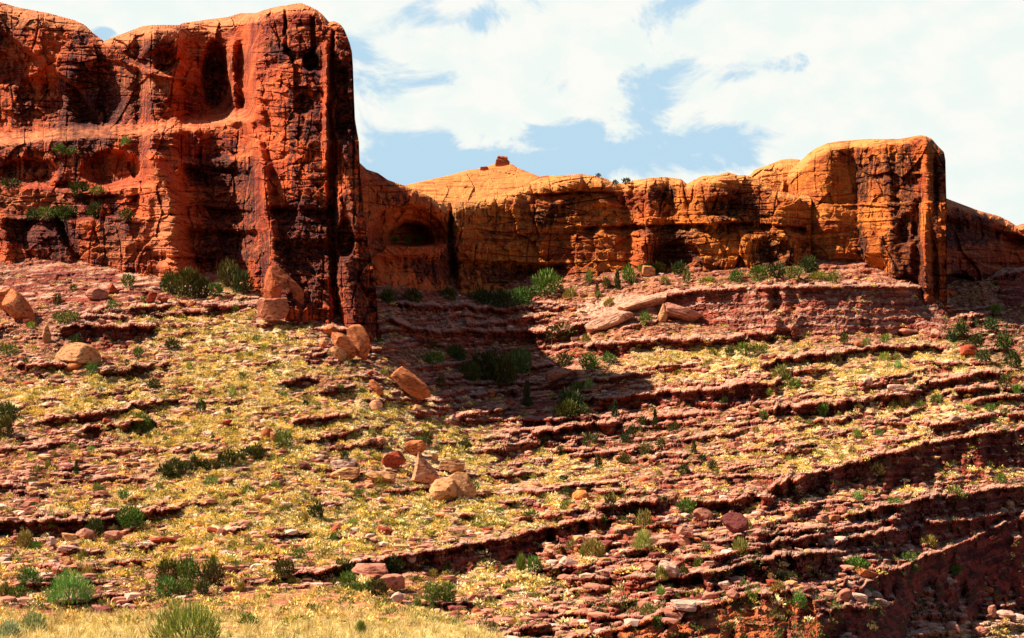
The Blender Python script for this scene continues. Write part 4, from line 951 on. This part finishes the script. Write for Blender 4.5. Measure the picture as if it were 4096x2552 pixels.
def proto(kind, var, n):
    key = (kind, var, n)
    if key not in PROTO:
        sh, sz, th, up, cols = KIND[kind]
        sc_ = (330 / n) ** 0.36
        V, Fc, cc = leaf_cloud(hash((kind, var)) % 1000 + 11 * var if False else sum(map(ord, kind)) * 7 + var * 13, n, sh, sz * sc_ if sh != 'blades' else sz, up, th, cols)
        PROTO[key] = mesh_from('foliage', V, Fc, [M['leaf']], cols=cc)
    return PROTO[key]
STEM = {v_: mesh_from('stems', *stems(v_ + 5, 7, 0.035), [M['wood']]) for v_ in range(3)}
WORDS = {'juniper': ('shrub', 'dark green rounded juniper bush'), 'cone': ('shrub', 'dark green upright juniper'), 'green': ('shrub', 'leafy green bush'), 'bright': ('shrub', 'bright light green bush'), 'wispy': ('shrub', 'wispy bright green bush'),
         'olive': ('shrub', 'yellow-olive low scrub bush'), 'reed': ('shrub', 'spiky green grass clump'), 'sage': ('shrub', 'pale grey-green sagebrush')}
nsh = 0
def plant(x0, y0, x1, y1, kind, label=None, bank=False, D=None, parts=None):
    global nsh
    cx = (x0 + x1) / 2; D0, _ = place(cx, y1, bank)
    if D: D0 = D
    wd = (x1 - x0) / F * D0 * 0.5; ht = (y1 - y0) / F * D0
    big = (x1 - x0) * (y1 - y0)
    var = nsh % 3; n = 2200 if big > 900 else 1100 if big > 260 else 480 if big > 70 else 200
    rad = wd * (1.12 if KIND[kind][0] != 'blades' else 0.9)
    loc = P(cx, y1, D0 + 0.25 * wd); loc[2] -= 0.05 * ht; ht *= 1.08
    me = proto(kind, var, n); rz = rng.uniform(0, 6.28)
    scl = (rad, rad, ht * (1.0 if KIND[kind][0] != 'blades' else 0.95))
    tone = rng.uniform(0.85, 1.2)
    if parts is None: parts = big > 150
    if parts:
        o = bpy.data.objects.new('shrub', None); C.objects.link(o); o['label'] = label or ''; o['category'] = 'shrub'
        f_ = obj('foliage', me, parent=o); hue = rng.uniform(0.85, 1.5); f_.color = (tone * hue, tone, tone * rng.uniform(.7, 1.3), 1)
        if kind != 'reed': obj('stems', STEM[var], parent=o)
    else:
        o = obj('shrub', me, label=label, cat='shrub'); hue = rng.uniform(0.85, 1.5); o.color = (tone * hue, tone, tone * rng.uniform(.7, 1.3), 1)
    o.location = loc; o.rotation_euler = (0, 0, rz); o.scale = scl; o['group'] = 'shrubs growing on the canyon slope'
    THINGS.append((o, cx, (y0 + y1) / 2, kind, big, None)); OCC.append((x0 + 1, y0 + (y1 - y0) * 0.4, x1 - 1, y1)); nsh += 1
    return o
S_ = plant
# foreground and lower slope
S_(157, 603, 219, 645, 'wispy', 'large bright green bush with bare twigs at the bottom edge', bank=True)
for a in ((158, 561, 181, 582, 'juniper'), (178, 560, 200, 585, 'green'), (201, 564, 222, 588, 'juniper'), (196, 581, 209, 595, 'juniper'), (156, 578, 176, 599, 'green'), (174, 582, 192, 597, 'green'),
          (19, 570, 40, 587, 'green'), (50, 574, 90, 601, 'wispy'), (8, 586, 27, 598, 'green'), (274, 560, 294, 577, 'juniper'), (291, 548, 305, 561, 'green'), (310, 503, 325, 520, 'juniper'),
          (334, 560, 352, 579, 'juniper'), (340, 573, 356, 591, 'green'), (350, 583, 370, 597, 'green'), (366, 580, 387, 597, 'juniper'), (385, 555, 403, 573, 'juniper'), (348, 519, 358, 527, 'bright'),
          (353, 489, 363, 500, 'green'), (407, 596, 428, 614, 'reed'), (425, 603, 437, 617, 'reed'), (425, 583, 440, 603, 'green'), (438, 584, 456, 606, 'green'), (677, 499, 695, 515, 'green'), (636, 511, 652, 526, 'olive'),
          (512, 553, 530, 573, 'reed'), (526, 556, 542, 572, 'green'), (580, 540, 604, 557, 'olive'), (634, 531, 652, 549, 'wispy'), (566, 540, 579, 550, 'olive'), (577, 546, 587, 560, 'reed'),
          (656, 566, 668, 579, 'olive'), (679, 567, 691, 580, 'juniper'), (732, 539, 749, 555, 'olive'), (640, 603, 654, 615, 'olive'), (650, 615, 662, 628, 'green'), (744, 591, 757, 601, 'green'),
          (523, 510, 539, 522, 'green'), (86, 520, 103, 536, 'juniper'), (118, 508, 142, 527, 'green'), (46, 512, 56, 527, 'bright'), (17, 532, 34, 548, 'olive'), (244, 536, 252, 546, 'olive'),
          (205, 552, 221, 566, 'reed'), (230, 500, 244, 507, 'juniper'), (560, 500, 573, 509, 'olive'), (604, 496, 616, 508, 'juniper'), (596, 515, 606, 524, 'green'), (846, 558, 868, 572, 'green'), (862, 587, 872, 599, 'green'),
          (792, 593, 806, 606, 'bright'), (770, 582, 786, 594, 'olive'), (780, 572, 790, 580, 'green'), (902, 552, 917, 562, 'green'), (920, 536, 936, 546, 'olive'), (886, 498, 904, 508, 'green'), (945, 486, 965, 498, 'olive'),
          (868, 464, 884, 474, 'olive'), (905, 564, 918, 573, 'green'), (950, 565, 962, 574, 'green'), (740, 520, 752, 530, 'olive')):
    S_(*a)
for a in ((21, 613, 45, 632, 'sage'), (-2, 621, 19, 640, 'sage'), (240, 614, 258, 627, 'green'), (351, 619, 371, 635, 'reed')):
    S_(*a, bank=True)
# thicket on the left slope
for i_ in range(11):
    f_ = i_ / 10; x = 166 + 92 * f_; y = 478 - 20 * f_; h_ = rng.uniform(8, 20); w_ = rng.uniform(9, 19); y += rng.uniform(-3, 3)
    S_(x - w_ / 2, y - h_, x + w_ / 2, y, 'juniper', 'dark green bush in the long thicket on the left slope')
for a in ((134, 414, 152, 432, 'green'), (164, 339, 180, 350, 'juniper'), (133, 347, 143, 357, 'green'), (86, 363, 98, 376, 'green'), (197, 400, 207, 412, 'juniper'), (147, 379, 160, 389, 'juniper'), (73, 461, 80, 474, 'cone'),
          (-4, 404, 17, 420, 'juniper'), (-3, 418, 12, 440, 'juniper'), (140, 296, 150, 303, 'green'), (122, 274, 135, 288, 'green'), (161, 274, 180, 293, 'juniper'), (176, 269, 200, 297, 'juniper'), (196, 278, 210, 298, 'juniper'),
          (219, 262, 238, 288, 'juniper'), (233, 270, 250, 293, 'juniper'), (208, 282, 224, 297, 'green'), (54, 312, 78, 324, 'green'), (0, 344, 18, 356, 'green'), (70, 335, 82, 346, 'juniper'), (108, 300, 118, 309, 'green'),
          (421, 431, 433, 446, 'juniper'), (415, 437, 424, 445, 'green'), (460, 439, 470, 450, 'juniper'), (340, 451, 349, 461, 'juniper'), (275, 431, 292, 448, 'green'), (469, 480, 480, 491, 'green'), (435, 376, 446, 387, 'juniper'),
          (336, 384, 345, 393, 'green'), (460, 363, 480, 381, 'juniper'), (472, 352, 500, 380, 'juniper'), (492, 356, 516, 384, 'juniper'), (508, 350, 530, 372, 'green'), (446, 346, 466, 360, 'juniper'), (424, 352, 444, 364, 'green'),
          (580, 354, 598, 370, 'green'), (557, 354, 572, 366, 'juniper'), (548, 325, 575, 340, 'juniper'), (601, 353, 616, 364, 'green'), (570, 382, 586, 395, 'green'), (584, 379, 593, 389, 'bright'), (521, 382, 533, 406, 'cone'),
          (560, 390, 582, 412, 'juniper'), (556, 402, 580, 421, 'juniper'), (575, 405, 590, 416, 'juniper'), (651, 411, 659, 427, 'cone'), (627, 425, 636, 436, 'juniper'), (619, 434, 631, 443, 'juniper'), (583, 434, 598, 446, 'juniper'),
          (690, 441, 698, 454, 'cone'), (708, 461, 718, 471, 'juniper'), (697, 454, 707, 464, 'juniper'), (678, 464, 691, 476, 'juniper'), (638, 416, 647, 425, 'juniper'), (610, 402, 620, 416, 'cone'), (592, 455, 604, 468, 'cone'),
          (640, 445, 652, 455, 'juniper'), (656, 438, 666, 447, 'juniper'), (668, 422, 680, 432, 'juniper'), (618, 455, 632, 465, 'juniper'), (556, 446, 566, 456, 'juniper'), (540, 438, 550, 448, 'juniper'),
          (533, 272, 561, 296, 'green'), (512, 288, 531, 306, 'green'), (490, 291, 514, 308, 'juniper'), (472, 290, 492, 303, 'juniper'), (438, 288, 458, 300, 'juniper'), (404, 290, 424, 302, 'juniper'), (380, 290, 396, 303, 'juniper'),
          (638, 259, 652, 273, 'bright'), (650, 262, 664, 274, 'green'), (622, 266, 636, 284, 'green'), (613, 272, 622, 289, 'cone'), (602, 278, 611, 289, 'juniper'), (585, 271, 593, 285, 'green'), (594, 284, 600, 294, 'cone'),
          (682, 270, 691, 284, 'green'), (671, 263, 687, 275, 'juniper'), (727, 270, 746, 283, 'green'), (750, 266, 770, 281, 'green'), (768, 264, 786, 278, 'juniper'), (784, 266, 803, 279, 'green'), (800, 258, 818, 273, 'juniper'),
          (828, 271, 839, 283, 'green'), (660, 276, 670, 284, 'olive'), (700, 276, 716, 283, 'olive'), (808, 272, 828, 280, 'olive'), (562, 288, 576, 298, 'olive'), (604, 298, 614, 306, 'olive'), (640, 312, 652, 324, 'green'),
          (840, 333, 848, 344, 'juniper'), (737, 342, 752, 356, 'green'), (750, 344, 767, 356, 'green'), (725, 347, 735, 357, 'juniper'), (818, 403, 828, 417, 'green'), (899, 397, 910, 407, 'olive'), (915, 401, 924, 409, 'green'),
          (852, 429, 861, 438, 'bright'), (786, 379, 801, 389, 'green'), (774, 365, 790, 379, 'olive'), (830, 352, 840, 360, 'olive'), (880, 352, 890, 360, 'bright'), (758, 410, 768, 420, 'green'), (766, 385, 776, 395, 'bright'),
          (805, 420, 815, 428, 'olive'), (875, 428, 884, 436, 'green'), (930, 394, 942, 404, 'green'), (985, 404, 995, 412, 'green'), (1000, 410, 1012, 418, 'green'), (1012, 384, 1022, 394, 'green'),
          (955, 322, 968, 336, 'juniper'), (968, 334, 984, 348, 'juniper'), (984, 318, 998, 332, 'juniper'), (996, 334, 1012, 350, 'juniper'), (976, 350, 990, 362, 'juniper'), (1006, 352, 1022, 368, 'juniper'), (946, 330, 958, 342, 'juniper'), (1000, 374, 1012, 386, 'juniper'),
          (990, 304, 1002, 314, 'green'), (880, 335, 890, 343, 'green'), (860, 338, 870, 346, 'olive')):
    S_(*a)
# small shrubs on the cliff ledges and on the skyline: rooted at the cliff's own depth
def cliff_hit(px, py):
    dg = bpy.context.evaluated_depsgraph_get(); o_ = Vector((0, 0, CZ)); d_ = Vector(P(px, py, 1.0) - np.array([0, 0, CZ])).normalized()
    h = sc.ray_cast(dg, o_, d_); return h[1].y if h[0] else None
bpy.context.view_layer.update()
for a in ((54, 144, 66, 152, 'green'), (62, 148, 77, 155, 'green'), (120, 137, 132, 145, 'bright'), (87, 204, 107, 218, 'juniper'), (120, 209, 134, 220, 'juniper'), (25, 209, 42, 219, 'juniper'), (38, 207, 58, 219, 'green'), (56, 206, 75, 219, 'juniper'),
          (70, 183, 90, 196, 'juniper'), (0, 179, 20, 187, 'juniper'), (90, 186, 104, 194, 'green')):
    dd = cliff_hit((a[0] + a[2]) / 2, a[3])
    if dd: S_(*a[:5], D=dd - 0.6)
for a in ((622, 177.5, 631, 184, 'juniper'), (612, 180, 618, 185, 'juniper'), (596, 173.5, 601, 177, 'juniper')):
    dd = cliff_hit((a[0] + a[2]) / 2, a[3] + 1.5)
    if dd: S_(*a[:5], D=dd + 1.0)
for i_ in range(3):
    x = 396 + i_ * 11 + rng.uniform(-2, 2); dd = cliff_hit(x, 242.5)
    if dd: S_(x - 4, 237, x + 4, 243.5 + rng.uniform(-1, 2), 'green', D=dd - 0.8)
# more shrubs of middling size over the slopes, up to about 300 in all
tries = 0
while nsh < 296 and tries < 9000:
    tries += 1
    x = rng.uniform(2, 1022); y = rng.uniform(285, 600)
    if y < base_all(x) + 10 or gsample(rock, x, y) > 0.6 or (x < 560 and y > edge_bank(x) - 2): continue
    if any(a - 3 < x < c + 3 and b - 2 < y < d + 2 for a, b, c, d in OCC): continue
    zone = gsample(shade_zone, x, y)
    w_ = rng.uniform(6, 9.5) * (1 + 0.35 * (y > 480)); h_ = w_ * rng.uniform(0.7, 1.1)
    kd = 'juniper' if rng.random() < zone + 0.12 else ['olive', 'green', 'olive', 'bright', 'olive'][rng.integers(5)]
    S_(x - w_ / 2, y - h_, x + w_ / 2, y, kd)

# ------------------------------------------------------------------ labels that single each thing out
ORD = ['', 'second ', 'third ', 'fourth ', 'fifth ', 'sixth ', 'seventh ', 'eighth ', 'ninth ', 'tenth ', 'eleventh ', 'twelfth ', 'thirteenth ', 'fourteenth ', 'fifteenth ', 'sixteenth ', 'seventeenth ', 'eighteenth '] + [f'{i_}th ' for i_ in range(19, 60)]
seen = {}
todo = []
for (o, x, y, kind, area, tint) in THINGS:
    if o.get('label') and 'thicket' not in o['label']: continue
    best = min(((lx - x) ** 2 + ((ly - y) * 1.6) ** 2, nm_, lx, ly) for nm_, lx, ly in LAND)
    dx, dy = x - best[2], y - best[3]
    side = ('left of' if dx < 0 else 'right of') if abs(dx) > abs(dy) * 1.3 else ('above' if dy < 0 else 'below')
    if kind == 'rock':
        word = {PALE: 'pale loose stone', PINK: 'pinkish loose stone', TAN: 'tan loose stone', RED: 'dark red loose stone', ORANGE: 'orange loose stone'}.get(tint, 'loose stone')
    else:
        word = ('small ' if area < 60 else 'big ' if area > 300 else '') + WORDS[kind][1]
    todo.append((best[0], o, word, side, best[1]))
todo.sort(key=lambda q: q[0])
for _, o, word, side, nm_ in todo:
    k_ = (word, side, nm_); n_ = seen.get(k_, 0); seen[k_] = n_ + 1
    o['label'] = f"{ORD[min(n_, 58)]}{'nearest ' if n_ == 0 else 'nearest '}{word} {side} the {nm_}"[:110]
    if not o.get('category'): o['category'] = 'boulder' if 'stone' in word else 'shrub'

# ------------------------------------------------------------------ ground cover nobody could count
occ = np.zeros((700, 1100), bool)
for a, b, c, d in OCC:
    occ[max(0, int(b)):max(0, int(d)), max(0, int(a) + 40):max(0, int(c) + 40)] = True
def scatter(n, dens, ymin=262, ymax=660):
    out = []
    while len(out) < n:
        x = rng.uniform(-20, 1044, 40000); y = rng.uniform(ymin, ymax, 40000)
        ok = (y > base_all(x) + 4) & (rng.random(40000) < dens(x, y))
        ok &= ~((x < 600) & (y > edge_bank(x) - 1)); ok &= ~occ[np.clip(y, 0, 699).astype(int), np.clip(x + 40, 0, 1099).astype(int)]
        out += list(zip(x[ok], y[ok]))
    return np.array(out[:n])
def cover(name, pts, protos, size, cols, kind='stuff', D=None, zs=(0.5, 0.9)):
    D_ = dground(pts[:, 0], pts[:, 1]) if D is None else D
    base = P(pts[:, 0], pts[:, 1], D_); n = len(pts)
    Vs, Fs, Cs = [], [], []; off = 0
    pick = rng.integers(len(protos), size=n); a = rng.uniform(0, 6.28, n); s_ = size[0] + (size[1] - size[0]) * rng.random(n) ** 2.2; zz = s_ * rng.uniform(zs[0], zs[1], n)
    for k_, (V, Fc, cc) in enumerate(protos):
        m_ = np.where(pick == k_)[0]
        if not len(m_): continue
        ca, sa = np.cos(a[m_]), np.sin(a[m_])
        X = (V[None, :, 0] * ca[:, None] - V[None, :, 1] * sa[:, None]) * s_[m_, None] + base[m_, 0][:, None]
        Y = (V[None, :, 0] * sa[:, None] + V[None, :, 1] * ca[:, None]) * s_[m_, None] + base[m_, 1][:, None]
        Z = V[None, :, 2] * zz[m_, None] + base[m_, 2][:, None] - 0.05
        Vs.append(np.stack([X, Y, Z], -1).reshape(-1, 3)); Fs.append((Fc[None] + (np.arange(len(m_)) * len(V))[:, None, None] + off).reshape(-1, 3))
        Cs.append((cc[None] * cols[m_][:, None]).reshape(-1, 3)); off += len(m_) * len(V)
    o = obj(name, mesh_from(name, np.concatenate(Vs), np.concatenate(Fs), [M['leaf']], cols=np.concatenate(Cs)), kind=kind); o.color = (1, 1, 1, 1)
    return o
def tuft(seed, n=52): return leaf_cloud(seed, n, 'dome', 0.34, 0.5, 0.6, ((1, 1, 1), (0.8, 0.8, 0.75), (1.2, 1.15, 1.0)))
patch = lambda x, y: 0.46 + 1.35 * fbm(x / 22.0, y / 8.0, 3, 81)
def dens1(x, y):
    return np.clip((0.14 + 0.9 * gsample(dry, x, y)) * np.clip(patch(x, y) * (1 - 0.6 * gsample(stony, x, y)), 0.04, 1) * (1 - 0.85 * gsample(rock, x, y)) * (1 - 0.55 * gsample(slab, x, y)) * (1 - 0.45 * gsample(lowrock, x, y)) * (1 - 0.75 * gsample(lowrock, x, y) * sstep(830, 930, x)), 0, 1)
pts = scatter(21000, dens1)
dd = gsample(dry, pts[:, 0], pts[:, 1]); r_ = rng.random(len(pts)); sh = gsample(shade_zone, pts[:, 0], pts[:, 1])
cols = np.where((r_ < 0.30)[:, None], (1.0, 0.80, 0.40), np.where((r_ < 0.62)[:, None], (0.96, 0.66, 0.17), np.where((r_ < 0.88)[:, None], (0.58, 0.44, 0.08), (0.27, 0.26, 0.05))))
cols = cols * (0.8 + 0.4 * rng.random(len(pts)))[:, None] * (1 - 0.5 * sh)[:, None]  # shade zones also painted into the tuft colours
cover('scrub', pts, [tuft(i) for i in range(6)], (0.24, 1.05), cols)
# dark low bushes too small and too many to count
def dens2(x, y): return np.clip(0.35 + 0.6 * gsample(shade_zone, x, y) + 0.4 * fbm(x / 30., y / 12., 2, 83), 0, 1) * (1 - 0.6 * gsample(rock, x, y))
pts = scatter(6000, dens2)
r_ = rng.random(len(pts)); cols = np.where((r_ < 0.5)[:, None], (0.09, 0.11, 0.025), (0.17, 0.16, 0.035)) * (0.8 + 0.4 * rng.random(len(pts)))[:, None]
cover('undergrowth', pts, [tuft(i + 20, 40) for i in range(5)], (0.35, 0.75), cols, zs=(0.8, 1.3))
# loose rubble
pts = scatter(9000, lambda x, y: (gsample(rock, x, y) < 0.45) * (gsample(deep, x, y) < 0.25) * (1 - 0.7 * gsample(lowrock, x, y) * sstep(830, 930, x)) * np.clip(0.2 + 0.4 * gsample(lowrock, x, y) + 0.6 * gsample(slab, x, y) + 0.5 * gsample(stony, x, y) + 0.5 * fbm(x / 18., y / 8., 2, 85), 0, 1))
rp = []
for i in range(8):
    v_ = rock_shape(300 + i, 1, 7, 0.08, box=0.35) * np.array([1, 0.8, 0.38]); rp.append((v_ + np.array([0, 0, 0.2]), ICO[1][1], np.ones((len(v_), 3))))
tn = np.array([PALE, PINK, TAN, PINK, DARK, PINK])[rng.integers(6, size=len(pts))] * (0.8 + 0.4 * rng.random(len(pts)))[:, None]
ru = cover('rubble', pts, rp, (0.12, 0.95), tn, zs=(0.6, 1.2)); ru.data.materials.clear()
m_, t = mat('rubble_rock'); finish(t, t.n('ShaderNodeAttribute', attribute_name='tint').outputs['Color'], 0.92); ru.data.materials.append(m_)
# dry grass on the near bank
n = 9000
x = rng.uniform(-60, 600, n * 3); y = rng.uniform(585, 720, n * 3)
ok = (y > edge_bank(x) + 1) & (rng.random(n * 3) < np.clip(sstep(604, 620, y) + 0.5 * (1 - sstep(60, 140, x)) + 0.18, 0, 1) * np.clip(0.6 + fbm(x / 16., y / 6., 3, 91), 0.1, 1))
xs_, ys_ = x, y; pts = np.stack([x[ok], y[ok]], 1)[:n]
okb = (ys_ > edge_bank(xs_) + 1) & (ys_ < 626) & (rng.random(n * 3) < 0.35 * np.clip(0.6 + 1.2 * fbm(xs_ / 14., ys_ / 5., 3, 94), 0, 1))
pb = np.stack([xs_[okb], ys_[okb]], 1)[:1500]; r_ = rng.random(len(pb))
cb = np.where((r_ < 0.5)[:, None], (0.86, 0.62, 0.2), np.where((r_ < 0.8)[:, None], (0.5, 0.4, 0.08), (0.2, 0.2, 0.05)))
cover('scrub', pb, [tuft(i, 60) for i in range(6)], (0.12, 0.5), cb, D=bank_D(pb[:, 0], pb[:, 1]))
gp_ = [leaf_cloud(60 + i, 16, 'blades', 0.05, 0.2, 1, ((1, 1, 1), (0.8, 0.75, 0.7), (1.15, 1.1, 1.0))) for i in range(6)]
r_ = rng.random(len(pts)); cols = np.where((r_ < 0.75)[:, None], (0.85, 0.68, 0.28), np.where((r_ < 0.92)[:, None], (0.50, 0.34, 0.10), (0.30, 0.30, 0.07))) * (0.8 + 0.4 * rng.random(len(pts)))[:, None]
cover('grass', pts, gp_, (0.22, 0.5), cols, D=bank_D(pts[:, 0], pts[:, 1]), zs=(0.8, 1.2))
